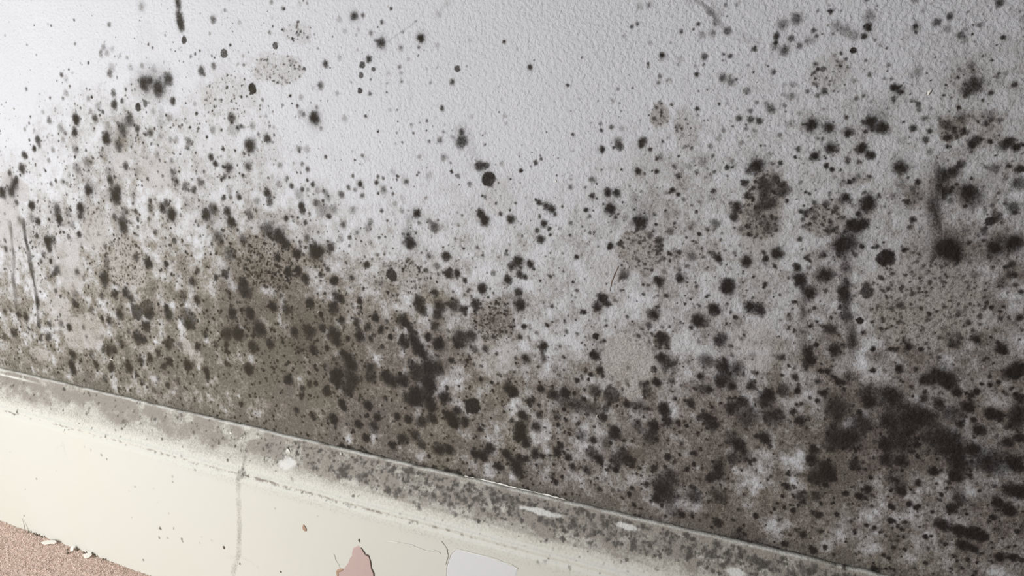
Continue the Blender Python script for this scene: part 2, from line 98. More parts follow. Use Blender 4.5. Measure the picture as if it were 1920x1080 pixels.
(-26.5,367.7,2.07,0.85,0),(-35,362.5,4.49,0.85,1),(-34.3,364.3,3.58,0.9,0),(-37,351.1,1.51,0.85,0),(-5.3,370.5,5.77,0.92,0),(-2.9,367,5.2,0.8,0),(-5.9,371.4,12.12,0.6,2),(16.7,372.3,3.38,0.85,0),(16.7,372.3,6.76,0.6,2),(25.3,375.8,3.62,0.85,0),(25.3,375.8,7.24,0.6,2),(12.8,386.1,2.24,0.88,1),(15.9,388.6,2.5,0.65,1),(23.3,393.7,3.85,0.7,0),
(23.9,406.1,4.35,0.65,0),(10.6,380.3,2.53,0.6,0),(-23.5,384.7,2.03,0.8,0),(-25,380.2,1.46,0.7,0),(25.3,364.5,2.25,0.75,0),(24.7,358.7,2.54,0.65,0),(8.8,357.2,2.59,0.6,0),(-14.4,393.9,4,0.5,0),(-13.6,385.3,4.02,0.45,0),(-6.4,395.8,1.7,0.6,0),(-82.1,352.8,2.52,0.95,0),(-80.5,346.6,4.43,0.93,0),(-80,344.1,3.48,0.85,0),(-67.1,349.8,5.61,0.8,0),
(-55.3,355.2,3.68,0.7,0),(-54.6,346,3.09,0.85,0),(-43.9,346.1,2.75,0.85,0),(21.6,353.6,3.42,0.6,0),(28.2,353.6,1.7,0.7,0),(-68.8,361.8,2.78,0.6,0),(-34.2,397.2,2.61,0.45,0),(-25.6,393.3,2.89,0.4,0),(-61.4,403.3,2.97,0.45,0),(-55.6,405,1.77,0.6,0),(-53,407.2,2.35,0.55,0),(-47,407.2,1.17,0.7,0),(-774.9,267.4,2.72,0.8,0),(-768.4,262.7,2.17,0.95,0),
(-748.5,257.5,4.85,0.8,0),(-828.2,234.7,4.57,0.8,0),(-840.2,235.5,4.02,0.75,0),(-863.3,235.7,4.07,0.65,0),(-852.8,239.1,2.88,0.6,0),(-851.6,214.4,5.27,0.8,0),(-869,208.7,4.15,0.65,0),(-795.5,217.7,5.1,0.75,0),(-807.9,215,3.43,0.6,0),(-792.1,231.9,3.93,0.7,0),(-772.6,234.3,4.43,0.7,0),(-760.9,232,3.86,0.85,0),(-683.2,254,6.25,0.8,0),(-660.6,259.7,6.15,0.78,1),
(-645,265,7.08,0.68,1),(-643.8,257.6,5.59,0.6,0),(-594.1,262,7.87,0.62,1),(-592.3,255,5.43,0.6,2),(-620.3,267.7,3.48,0.88,0),(-617.8,260.7,5.49,0.75,0),(-688.6,272.8,4.65,0.8,0),(-672,276,5.1,0.85,0),(-665.5,271.2,4.08,0.75,0),(-707.9,268.7,4.19,0.65,0),(-710.5,247.1,2.66,0.85,0),(-700.1,245.8,4.76,0.7,0),(-725.7,253.2,4.27,0.6,0),(-739.7,234.6,2.72,0.8,0),
(-736.4,226,2.18,0.8,0),(-714.1,228.8,2.69,0.7,0),(-663.3,235,5.73,0.8,0),(-654.9,233.5,4.67,0.75,0),(-673.7,238.7,3.14,0.6,0),(-648.8,247,5.13,0.8,0),(-687.9,227.6,6.37,0.6,0),(-621.8,233.9,6.11,0.7,0),(-608,235.2,4.03,0.7,0),(-581,279.4,4.34,0.7,0),(-598.6,280.8,5.84,0.6,0),(-704.5,216.9,6.47,0.75,0),(-713.1,215.8,4.34,0.6,0),(-695.9,218.7,4.29,0.6,0),
(-759.9,204.4,5.61,0.8,0),(-763.3,194,5.09,0.85,0),(-762.7,188,5.1,0.8,0),(-731.3,209,4.4,0.6,0),(-725.8,199,4.42,0.75,0),(-704.2,199,4.91,0.8,0),(-678.6,204.3,5.89,0.85,0),(-660.6,212.7,4.22,0.75,0),(-647.7,217.6,4.7,0.75,0),(-636.4,223.3,3.62,0.75,0),(-623.2,217.6,4.63,0.8,0),(-630.9,211.4,4.15,0.7,0),(-600,217,5.08,0.85,0),(-592.2,220.6,3.53,0.7,0),
(-585.1,236.4,3.98,0.8,0),(-549.1,242.7,2.9,0.85,0),(-549,237.5,2.43,0.85,0),(-548.1,252.4,6.73,0.7,0),(-534.2,254.6,6.19,0.9,0),(-538.7,272.3,4.72,0.85,0),(-518.4,274.7,4.65,0.85,0),(-524.7,224.7,5.31,0.9,0),(-576.3,215.5,4.01,0.8,0),(-575.6,209.2,3.52,0.75,0),(-550.7,226.2,3.43,0.75,0),(-669.2,197.9,2.67,0.7,0),(-715.3,186.5,3.87,0.7,0),(-627.5,194,3.66,0.75,0),
(-646.9,185.7,4.26,0.55,0),(-662,192.2,3.74,0.6,0),(-639.6,198.3,3.15,0.6,0),(-537,191.4,2.98,0.7,0),(-614.8,201.1,4.14,0.6,0),(-574,249,3.92,0.6,0),(-561.9,241,3.42,0.6,0),(-518,245.5,5.69,0.8,0),(-522.7,293.5,6.45,0.8,0),(-825.1,192.3,5.26,0.5,0),(-746.9,266.6,4.29,0.6,0),(-452.8,291.1,4.85,0.85,0),(-492.9,283.1,4.55,0.85,0),(-478.5,282.5,4.06,0.7,0),
(-426.4,299.2,3.87,0.75,0),(-421.3,297.2,3.87,0.8,0),(-429.6,289.4,5.21,0.75,0),(-442.4,282.7,2.64,0.9,0),(-403.1,297.9,2.97,0.88,0),(-402.3,292.9,1.7,0.8,0),(-402.5,289.5,1.7,0.7,0),(-388.4,286.1,4.23,0.9,0),(-422.2,280.3,3.91,0.75,0),(-407,281.3,3.44,0.75,0),(-396.3,278.3,3.85,0.75,0),(-404.5,269.6,5.62,0.88,0),(-416.6,265.9,2.62,0.75,0),(-383.7,277.8,3.39,0.85,0),
(-375.4,273,2.11,0.95,1),(-429.8,267.6,6.61,0.87,0),(-427.5,261.4,3.98,0.8,0),(-393.2,268.9,3.01,0.65,0),(-441.5,271.4,3.54,0.75,0),(-455.5,266.5,6.28,0.7,0),(-471.3,264.5,4.09,0.8,0),(-348.3,302.6,5.69,0.88,0),(-345.6,296.9,4.89,0.87,0),(-334.5,312.2,3.6,0.8,0),(-330.1,301.4,5.62,0.75,0),(-332.6,295.1,4.04,0.75,0),(-335.6,285.9,4.89,0.7,0),(-317.7,304,5.56,0.7,0),
(-309.7,301.4,3.95,0.85,0),(-300.3,307.2,4.3,0.85,0),(-294.5,317.5,3.86,0.85,0),(-363.6,287.4,6.23,0.75,0),(-360.3,285.7,3.32,0.85,0),(-356.6,281.2,4.15,0.75,0),(-363.2,270,5.04,0.88,0),(-353.4,273.3,5.41,0.85,0),(-349.8,266.4,5.84,0.85,0),(-345.1,262.9,3.75,0.8,0),(-341.4,277.4,3.29,0.9,0),(-332.2,272.9,6.15,0.92,0),(-302.4,283.3,4.78,0.92,0),(-312.3,279.6,7.24,0.75,0),
(-316,274.3,3.64,0.85,0),(-301.2,273.1,3.61,0.75,0),(-292.3,274.7,3.18,0.85,0),(-283.1,272,1.58,0.85,0),(-296.1,250.9,2.03,0.92,0),(-287.2,250.2,1.61,0.9,0),(-286.4,244.3,1.62,0.88,0),(-282,250.3,1.61,0.7,0),(-327.4,232.2,5.46,0.9,0),(-303.9,229.5,5.8,0.95,1),(-316.9,223.6,4.2,0.85,0),(-322.6,216.7,5.93,0.9,0),(-319.4,212.6,5.51,0.9,0),(-310.1,215.6,5.04,0.8,0),
(-328.6,220.7,2.12,0.85,0),(-417.5,250.5,3.98,0.9,0),(-413.5,244.4,4.43,0.95,0),(-416,247.2,8.85,0.5,2),(-422.6,253.2,3.54,0.8,0),(-430.2,233.1,5.87,0.93,0),(-430.2,233.1,9.93,0.5,2),(-429.5,226.5,3.62,0.85,0),(-395.3,245,5.68,0.8,2),(-414.2,231.1,7.15,0.7,0),(-419,221.4,6.32,0.75,0),(-440.9,217.9,5.05,0.85,0),(-380.2,240.8,5.64,0.88,0),(-374.3,236.5,6.93,0.85,0),
(-364.3,240.2,5.58,0.9,0),(-395.7,236.2,5.72,0.6,0),(-335.9,253.8,7.5,0.8,0),(-343,252.8,5.45,0.93,0),(-342.3,242.4,5.91,0.9,0),(-340.1,237.7,5.07,0.88,0),(-352.8,247.1,6.78,0.7,0),(-357.4,254,4.65,0.6,0),(-353.2,232.2,5.14,0.88,0),(-354.9,225.5,5.6,0.85,0),(-347.5,228.9,8.55,0.65,0),(-339,221.8,5.12,0.88,0),(-341.3,227.8,3.41,0.85,0),(-360.8,225.8,6.05,0.7,0),
(-399.3,213.6,4.92,0.92,0),(-426.1,210.4,4.11,0.85,0),(-423.5,207.2,3.2,0.85,0),(-435.1,195.6,4.18,0.93,0),(-435.1,195.6,6.96,0.4,2),(-409.6,196.1,4.56,0.85,0),(-390.8,205.3,4.03,0.8,0),(-371.3,208.8,3.96,0.85,0),(-361.3,208.8,4.37,0.82,0),(-349,209.3,6.07,0.8,0),(-338.3,212.6,4.72,0.8,0),(-394.9,196.6,5.87,0.75,0),(-466.2,217,3.27,0.75,0),(-467.2,210.8,3.28,0.75,0),
(-480.8,222.1,5.17,0.75,0),(-473.4,196.2,3.8,0.7,0),(-456.3,194.5,4.24,0.7,0),(-438.6,255.4,2.68,0.85,0),(-452.6,252.2,4.07,0.8,0),(-498.4,250.5,4.2,0.8,0),(-509.3,262,6.99,0.8,0),(-321.7,261.7,2.87,0.7,0),(-274.1,248.3,4.8,0.8,0),(-271.1,244.8,4,0.8,0),(-277.2,229.7,1.62,0.85,0),(-458.5,221.9,3.24,0.7,0),(-451.7,222.9,2.3,0.8,0),(-402.4,204.1,1.81,0.8,0),
(-378.5,284.7,2.52,0.6,0),(-383.8,263.8,2.57,0.65,0),(-382.4,223.1,2.2,0.7,0),(-297.3,212.5,2.92,0.8,0),(-285.7,285,1.96,0.8,0),(-285.6,296.8,2.34,0.5,0),(-264.4,310,4.55,0.85,0),(-265.6,319.3,3.77,0.8,0),(-261.4,295.1,2.3,0.88,0),(-264.3,287,2.32,0.8,0),(-243,297.8,1.51,0.8,0),(-246.1,282.6,4.58,0.92,0),(-245.6,274.2,3.07,0.7,0),(-260.1,272.1,4.28,0.88,0),
(-229,295.4,2.24,0.6,0),(-221.5,294.9,1.86,0.45,0),(-233.6,284.6,2.26,0.5,0),(-226.9,285.2,1.5,0.4,0),(-216.3,310.6,2.19,0.9,0),(-203.6,321.1,4.3,0.92,0),(-207.3,314.6,3.62,0.95,0),(-199.8,317.9,2.87,0.8,0),(-200.2,303.1,1.45,0.75,0),(-207.6,294.8,2.2,0.95,1),(-185.9,310.9,1.78,0.7,0),(-168,314.5,4.9,0.88,0),(-170.9,307.1,2.82,0.7,0),(-139.2,314.1,4.78,0.97,0),
(-139.2,314.1,6.83,0.35,2),(-129.5,322.4,4.38,0.97,0),(-121.7,336.6,5.29,0.95,0),(-108.3,326.5,4.28,0.96,0),(-101.9,325.2,4.26,0.97,0),(-124.6,303.6,5.1,0.97,0),(-124.6,303.6,7.48,0.3,2),(-119.3,321.9,1.34,0.7,0),(-118.1,300.3,1.7,0.7,0),(-162.4,298.6,4.94,0.8,0),(-177.9,299,2.14,0.75,0),(-207.7,281.5,4.45,0.93,0),(-204,272,3.35,0.95,0),(-210.9,267.9,1.88,0.9,0),
(-220.6,261.9,2.28,0.85,0),(-216.7,264,1.51,0.7,0),(-207.2,257.2,5.28,0.95,0),(-195.6,256.1,5.61,0.95,1),(-167,278.2,2.16,0.95,1),(-164.5,269.6,3.61,0.93,0),(-157.6,283.2,6.39,0.95,0),(-162,286.9,3.56,0.85,0),(-154.3,271.9,2.5,0.7,0),(-133.6,289.2,5.2,0.88,0),(-135.8,278,2.8,0.93,0),(-122.4,286.7,4.81,0.8,0),(-112.6,288.1,4.43,0.75,0),(-123.5,276.7,4.51,0.9,0),
(-116.1,274.4,2.76,0.93,0),(-118.8,281,7.57,0.7,0),(-229.6,252,4.24,0.93,0),(-238.5,249,4.66,0.85,0),(-222.4,252.8,1.91,0.9,0),(-247.9,251.7,3.52,0.85,0),(-268.6,246,4.38,0.85,0),(-255.8,241.4,4.36,0.8,0),(-249.1,239.8,1.97,0.8,0),(-262.1,230.3,4.41,0.88,0),(-219.1,244.5,6.91,0.75,0),(-209.2,244.3,5.34,0.75,0),(-231.1,245.6,6.2,0.7,0),(-175,266.8,2.92,0.88,0),
(-171.9,262.9,5.11,0.75,0),(-177.1,251.7,5.54,0.9,0),(-184.5,251.6,3.35,0.85,0),(-191.2,248.9,1.12,0.9,0),(-158.8,250.5,4.74,0.88,0),(-158.9,254.1,3.63,0.8,0),(-201.3,239.2,3.8,0.85,0),(-199.6,246,3.78,0.7,0),(-235,233.2,3.53,0.75,0),(-228.5,232.4,1.95,0.8,0),(-248.6,232.7,3.57,0.75,0),(-264.3,219.9,6.07,0.9,0),(-251.5,223,4.8,0.8,0),(-176.6,238,5.22,0.8,0),
(-164.9,239,4.8,0.88,0),(-156,244.3,4.02,0.8,0),(-192.7,231.6,3.8,0.88,0),(-141.5,259.6,3.57,0.8,0),(-141.4,257.5,1.43,0.9,0),(-130,270.4,2.8,0.8,0),(-134.4,269.7,4.93,0.6,0),(-116,260.4,4.88,0.8,0),(-105.2,257.1,7.62,0.8,0),(-131.8,251.6,4.63,0.85,0),(-127.1,247.1,4.98,0.8,0),(-96.2,269,5.45,0.9,0),(-104.7,276.3,3.07,0.8,0),(-109,266.2,3.8,0.75,0),
(-143.6,243.3,1.81,0.85,0),(-149.3,244.8,2.18,0.8,0),(-102.7,285.1,2.03,0.65,0),(-104.9,296,3.03,0.45,0),(-74.5,338.3,4.75,0.85,0),(-77.1,327.7,2.56,0.75,0),(-54.5,337.2,3.73,0.85,0),(-53.2,327.9,4.07,0.8,0),(-45.8,325.4,1.87,0.97,1),(-43.8,342.4,3.37,0.93,1),(-25.9,336.7,3.03,0.75,0),(-60.3,318.5,4.13,0.75,0),(-48.8,315.2,3.46,0.8,0),(-49.4,309.4,2.85,0.75,0),
(-49.7,320.5,2.82,0.7,0),(-76.5,314.8,2.58,0.6,0),(-68.5,308.1,1.93,0.9,0),(-73.6,303.8,3.9,0.8,0),(-71.7,298.1,4.56,0.88,0),(-58,306.6,4.48,0.82,0),(-87.6,297.5,2.65,0.8,0),(-82.9,292.8,1.32,0.85,0),(-37.5,309.7,1.88,0.9,0),(-19.2,313.8,3.07,0.85,0),(-12.9,312.8,1.83,0.95,0),(-25.8,310.7,1.86,0.7,0),(-34.3,305.1,5.01,0.5,0),(-36.4,296.8,1.89,0.92,0),
(-23.2,299.8,3.11,0.93,0),(-2.4,299.8,7.93,0.9,0),(-8.7,295.7,4.31,0.95,0),(-2.7,300.4,2.44,1,0),(2.7,296.6,4.87,0.85,0),(7.2,291.1,3.04,0.9,0),(25.3,318.4,3.51,0.97,0),(13.1,322.1,3.24,0.9,0),(2.1,321.8,5.37,0.7,0),(8.4,331,2.06,0.85,0),(16,342.8,1.45,0.85,0),(18.8,340.2,1.44,0.85,0),(24.1,341.4,1.15,0.9,0),(13.6,334.6,1.75,0.75,0),
(23.1,335.1,1.73,0.7,0),(26.9,335.9,1.15,0.7,0),(31.7,336.5,2.29,0.8,0),(31.2,350.2,1.7,0.8,0),(31.2,305.5,4.7,0.92,0),(35,309.1,4.67,0.9,0),(26,300.2,1.48,0.95,0),(22.2,297.8,1.79,0.9,0),(16.4,292.9,2.11,0.95,0),(13.1,283.7,3.96,0.9,0),(24.9,281.8,4.22,0.95,0),(28.1,280.8,2.71,0.9,0),(37.1,284.9,5.35,0.95,0),(37,279.4,5.07,0.9,0),
(19.6,271.5,3.67,0.92,0),(36.7,292.9,3.54,0.8,0),(-8.8,288.5,1.55,0.8,0),(-9,284.7,2.49,0.75,0),(-1.3,283.4,3.71,0.75,0),(-85,277.4,5.36,0.95,0),(-77,278.3,2.33,0.92,0),(-61.9,279.1,2.62,0.88,0),(-93.3,273,4.07,0.9,0),(-65.7,285.8,2.29,0.75,0),(-65.4,273.6,1.65,0.85,0),(-38,282.1,6.4,0.9,0),(-26.9,284.9,5.69,0.93,0),(-36.8,277.4,4.17,0.88,0),
(-53.8,271.2,8.51,0.82,0),(-40.1,264.7,6.5,0.9,0),(-23.8,280.6,6.32,0.85,0),(-12.8,276.1,6.91,0.85,0),(-7.2,273.9,5.63,0.88,0),(-15.8,269.1,7.6,0.8,0),(5,278.3,5.55,0.85,0),(-26,267.9,5.76,0.8,0),(-88.3,260.1,6.81,0.92,0),(-78.6,264.5,2.36,0.8,0),(-74.2,259.2,3.7,0.85,0),(10.3,273,2.46,0.85,0),(16.5,276.6,1.83,0.85,0),(-60.8,292.5,2.59,0.8,0),
(-55,287.5,2.59,0.8,0),(-49.6,292.6,2.89,0.8,0),(-79.1,286.4,2.65,0.8,0),(-70.9,330,1.27,0.7,0),(-56.3,341.7,3.72,0.85,0),(-402.2,185.3,4.57,0.9,0),(-366.9,192,5.77,0.8,0),(-376.3,183.6,4.5,0.8,0),(-334.1,189.7,5.65,0.8,0),(-324.5,191.6,5.18,0.85,0),(-302.1,192.3,3.82,0.92,0),(-275.1,197.7,4.56,0.95,0),(-288.5,198.8,5.02,0.85,0),(-281.8,186.3,4.62,0.92,0),
(-354.3,196.6,5.27,0.7,0),(-348.6,189.9,4.39,0.75,0),(-295.3,192,4.64,0.85,0),(-342.5,182.4,2.2,0.85,0),(-427,173.1,3.75,0.9,0),(-419.9,173.1,3.26,0.9,0),(-409.2,172,3.24,0.9,0),(-402.3,172.5,2.77,0.9,0),(-347.6,172.1,4,0.8,0),(-337.9,171.9,3.97,0.85,0),(-325.8,173.2,3.93,0.85,0),(-316.3,173.5,3.47,0.8,0),(-304.7,173,3.01,0.8,0),(-264.7,213.7,5.29,0.92,0),
(-259.5,209,4.06,0.93,0),(-234.7,207.4,4.39,0.92,0),(-231.9,212.8,3.17,0.88,0),(-226.5,205.1,3.18,0.9,0),(-246.3,201.9,2.02,0.95,0),(-251.8,202.8,4.46,0.88,0),(-264.2,197.4,3.29,0.9,0),(-259.1,197.3,2.87,0.88,0),(-267.7,191.4,5.79,0.85,0),(-265.5,184.8,5.81,0.7,0),(-208.5,211.9,5.07,0.95,0),(-202.9,208,4.28,0.93,0),(-216.7,222.8,5.45,0.85,0),(-208,221.4,3.1,0.85,0),
(-212.2,198.1,3.55,0.8,0),(-222.3,198.8,3.58,0.65,0),(-191,210.4,6.16,0.95,0),(-185.4,216.2,6.87,0.85,0),(-179.9,211.9,3.81,0.95,0),(-190.8,203.1,3.1,0.93,0),(-155.1,219.7,2.97,0.9,0),(-164.5,209,3.4,0.8,0),(-153.4,205.7,6.75,0.9,0),(-159.7,198.6,6.82,0.88,0),(-159.6,194.8,3.42,0.97,0),(-152.9,192.5,7.57,0.85,0),(-161.2,188.7,3.82,0.9,0),(-136.1,195.6,5.59,0.93,0),
(-122,214.3,5.44,0.97,0),(-126.4,211.6,3.65,0.9,0),(-137.5,218.4,1.83,0.85,0),(-137.5,225.8,2.55,0.75,0),(-109.7,236.8,4.95,0.8,0),(-114.9,240.4,5.66,0.8,0),(-93.8,244.5,4.85,0.9,0),(-121.7,221,5.06,0.8,0),(-113.5,227,5,0.7,0),(-106,230.4,5.66,0.75,0),(-120.6,199.9,6.6,0.8,0),(-143.4,181.4,2.65,0.9,0),(-177.1,180.4,1.95,0.92,0),(-180.7,187.4,2.33,0.88,0),
(-179,192.4,2.32,0.8,0),(-188.4,188.4,1.95,0.6,0),(-235.7,184.2,2.84,0.85,0),(-202.5,186.4,2.37,0.75,0),(-168.9,197,2.67,0.8,0),(-219.8,170.8,2.03,0.75,0),(-120.3,181.3,4.09,0.85,0),(-96.5,192.3,2.17,0.85,0),(-106.2,173.6,5.91,0.8,0),(-97.5,170.2,5.51,0.8,0),(-199,221.2,5.38,0.7,0),(-168.3,230.9,6.71,0.85,0),(-192.6,228.2,4.95,0.85,0),(-150.6,181.6,5.33,0.7,0),
(-53.2,251.3,7.98,0.92,0),(-64.7,243.2,3.72,0.93,0),(-65.7,236.1,3.74,0.92,0),(-61.9,225.5,6.83,0.97,0),(-55.2,229.7,4.74,0.95,0),(-57,233.5,4.73,0.85,0),(-45.1,254.5,5.93,0.85,0),(-18.1,258,7.04,0.85,0),(-26.2,253.2,4.53,0.85,0),(1.9,263.5,8.76,0.92,0),(7.6,259.8,8.11,0.92,0),(18.2,259.7,4.32,0.93,0),(11.9,248.9,5.64,0.9,0),(9.5,254.8,6.88,0.88,0),
(34.1,266.9,3.02,0.95,0),(39.2,270.3,3,0.9,0),(29,254.7,7.98,0.85,0),(39.1,255.2,4.86,0.9,0),(24.1,253,5.56,0.85,0),(-0.1,242.2,3.19,0.95,0),(11.2,242.3,4.41,0.9,0),(33.3,231.2,3.43,0.97,0),(38.8,227.8,4.35,0.9,0),(13.8,230,5.08,0.88,0),(11.3,221.9,3.85,0.93,0),(7.5,211.1,4.54,0.9,0),(15.8,209.8,4.19,0.93,0),(21.9,209.7,4.48,0.93,0),
(27.3,208.8,3.83,0.88,0),(18.7,201.6,3.88,0.92,0),(24.7,200.5,2.9,0.92,0),(37.5,199,3.5,0.93,0),(43.8,200.7,3.16,0.9,0),(43.3,239.9,4.9,0.85,0),(38.3,239.4,4.31,0.8,0),(-19.7,207.4,2.34,0.97,0),(-32,201.3,1.69,0.93,0),(-27.5,200.7,1.69,0.93,0),(-33.3,224.3,3.33,0.93,0),(-37.3,218.9,3.02,0.9,0),(-45.3,218.8,2.37,0.92,0),(-32.4,231.6,1.66,0.9,0),
(-79.1,215.8,3.15,0.92,0),(-85.4,199.3,1.42,0.95,0),(-74.3,200.9,2.11,0.85,0),(-59.2,201.6,3.12,0.82,0),(-48.7,204.2,2.06,0.85,0),(-10.6,220.4,1.64,0.8,0),(-5.7,219.8,1.63,0.85,0),(-19.8,216.2,2.32,0.85,0),(1.9,218,1.3,0.8,0),(-30.1,213.8,1.68,0.75,0),(-0.4,201.7,1.98,0.9,0),(-60.6,177.4,2.83,0.95,0),(-54.1,181.6,1.75,0.92,0),(-42.6,187.8,1.04,0.9,0),
(-66.9,186.5,3.18,0.82,0),(-16.5,190.7,1.68,0.82,0),(31.7,221.9,2.2,0.8,0),(43.8,216.5,1.87,0.8,0),(-77.5,177.3,2.52,0.85,0),(-25.3,174.4,2.75,0.9,0),(-17.1,230.2,5.23,0.8,0),(-21.1,234.3,5.23,0.7,0),(-25.4,244.4,4.89,0.75,0),(-17,245.2,4.52,0.7,0),(-41.7,237.7,3.99,0.7,0),(-70.2,210.7,4.87,0.7,0),(-61.6,213.4,4.14,0.7,0),(-7.1,234.1,2.26,0.85,0),
(-15.3,226.6,3.27,0.8,0),(-514.8,314.6,18.08,0.3,2),(-476.2,291.7,20.13,0.38,2),(-531.2,267.2,18.85,0.35,2),(-467.4,256.9,22.76,0.42,2),(-432.9,279,17.53,0.3,2),(-540.9,293.9,13.98,0.3,2),(-504.4,228.7,21.37,0.28,2),(-343.1,248.6,18.92,0.35,2),(-327.9,295.7,10.06,0.3,2),(-677.8,368.3,10.62,0.3,2),(-656,420.6,15.65,0.3,2),(-53.2,263,19.76,0.4,2),(-16.1,266.5,22.22,0.4,2),
(24.8,258.5,21.5,0.45,2),(30.9,224.9,18.83,0.35,2),(-137,199.9,18.57,0.35,2),(-105.9,257,17.34,0.3,2),(-217,241,17.3,0.3,2),(-59.9,231.2,10.19,0.35,2),(-297.5,193.6,12.67,0.2,2),(-253.5,194.3,14.3,0.3,2),(-106.4,177.3,14.73,0.25,2),(-802,320.7,13.36,0.2,2),(-725.7,346.2,10.07,0.25,2),(-556.6,351.8,13.59,0.3,2),(-826.5,366.4,11.58,0.3,2),(-575.8,261.8,14.59,0.2,2),
(-413.9,237.8,17.79,0.35,2),(-310.1,277.9,12.06,0.3,2),(-120.5,282.4,12.06,0.3,2),(-53.2,374.3,10.55,0.3,2),(-268.5,314.1,8.35,0.35,2),(-765.1,343.8,9.29,0.25,2),
]
STAINS=[
('drip',2.02,0.8,[(-835.1,329),(-836.3,302),(-841.6,263.2),(-843,243.6)]),
('drip',2.15,0.98,[(-813,333.1),(-812.1,312),(-809.2,288.2),(-807,264.1),(-807.9,228.3)]),
('drip',3.36,0.3,[(-16.9,419.9),(-15.8,403),(-14.4,382.9),(-13.3,359.6)]),
('drip',1.87,0.72,[(-55.7,371.1),(-55.6,343.4),(-52.1,324.9),(-47.5,309.6),(-49.1,286.8)]),
('drip',1.67,0.5,[(-80,344.1),(-76.9,325.2),(-75.9,302.5),(-72.6,289.7)]),
('stain',3.62,0.5,[(-674.2,425),(-680.7,382.5),(-674.9,349.2),(-672.8,329.9)]),
('stain',3.9,0.5,[(-342.7,265.3),(-342.6,231.8),(-341.4,206.4)]),
('stain',1.03,0.7,[(-154.9,509.7),(-145.1,502.1),(-138.9,496.5),(-134.7,492.2),(-128.8,486.6)]),
('stain',1.32,0.25,[(-129.7,486.1),(-121.9,483.5),(-112.8,481.4)]),
('stain',2.06,0.3,[(-154.2,507.3),(-143,503.7),(-135,498.7)]),
('stain',0.44,0.4,[(-369,488.9),(-361.1,493.6),(-350.6,498.2),(-345.1,502.2)]),
('stain',1.27,0.25,[(-319,514.1),(-322.5,510.2),(-327.7,504.3)]),
('stain',0.82,0.5,[(-237.5,268.5),(-237.3,256.9),(-236.8,248.5)]),
('stain',0.56,0.3,[(-353.5,462.4),(-351.1,455.1),(-352.3,446)]),
('stain',3.82,0.35,[(-311.2,428.1),(-301.6,413.8),(-290.4,397.9)]),
('crack',0.33,1,[(-192.7,343.8),(-195.1,338.4),(-197.2,332.5),(-198.2,326.7)]),
('stain',0.9,0.3,[(-60,294.9),(-64.9,300.7),(-68.4,306.8)]),
('stain',2.26,0.4,[(-604.9,452.3),(-605.3,439.2),(-607,425.9)]),
('stain',2.78,0.4,[(-663.3,454.8),(-663.7,443.4),(-665.4,432)]),
('stain',1.54,0.2,[(-504.4,228.7),(-505.1,205),(-504.9,185.9)]),
]
PATCHES=[
(-484,473.9,10.9,10.7,0.3),(-458.5,471.5,11.6,10.1,0.3),(-450.3,498.3,11.3,7.6,0.14),(-532.3,470.7,11.6,7.4,0.16),(-540,452.1,20.7,9.2,0.18),(-614.7,500,14.1,12.8,0.1),(-578.4,435,9.4,8.7,0.12),(-705.3,332.6,19.6,21.1,0.75),(-621.4,385.8,22.8,14.8,0.55),(-662.9,397.3,9.8,13.1,0.5),(-749.1,291,20.8,26.4,0.7),(-838.1,331.5,21,24.4,0.6),(-830.1,374.1,10.3,7.9,0.6),(-808.7,363.1,10.9,10.4,0.6),
(-775.8,248.5,20.1,19.3,0.6),(-733,232.3,24,18.5,0.85),(-753.4,218.9,13.1,11.1,0.8),(-812.8,198,15.9,7.5,0.8),(-602.1,234.1,9.6,7,0.8),(-587.6,226.2,9.4,7,0.8),(-282.1,383.7,10,12.4,0.4),(-72.6,462.9,10.6,10.3,0.3),(-69.3,379.9,11.5,7.9,0.45),(-104.5,383.3,13.8,22,0.4),(-15.8,338.4,29.1,25.5,0.6),(-104.6,301.8,17.5,16.7,0.5),(-360.1,320.4,19.2,12.1,0.3),(-201.8,337.4,11.9,12.4,0.4),
(-183.6,282,16.9,16.7,0.95),(-181.2,264,7.4,8.8,0.95),(-179.3,353.3,15.6,13.7,0.55),(-287.9,272.9,24,16.7,0.5),(-152.4,428.9,6.6,12.6,0.3),(-168.7,438.2,6.1,8.9,0.4),(-9.4,434,5.5,6,0.35),(-669.9,300.7,27.7,22.6,0.6),
]
PEPPERED=[
(-179.3,354.4,15.6,13.7,0.95),(-104.1,388.1,12.2,20.6,0.9),(-69.4,381.8,10.9,8.5,0.8),(-9.4,433.4,6.2,6.3,1),(-13.2,338.7,28.9,25.4,0.75),(-168.8,439.5,5.7,7,0.8),(-285.6,296.8,17.3,17.5,0.8),(-668.6,304.7,29.1,22.5,0.7),(-493.8,320.9,31.9,22.2,0.7),(-472.2,472.5,25.7,11,0.3),(-162.4,297.5,5.6,5.6,0.8),(-360.1,320.4,20.1,13,0.5),(-705.3,332.6,19.6,21.1,0.35),(-72.6,462.9,10,9.7,0.25),
(-150.9,432.1,8.2,12.6,0.3),(-525.4,452.1,29,16.6,0.2),(-450.4,497.5,12.9,8.4,0.25),
]
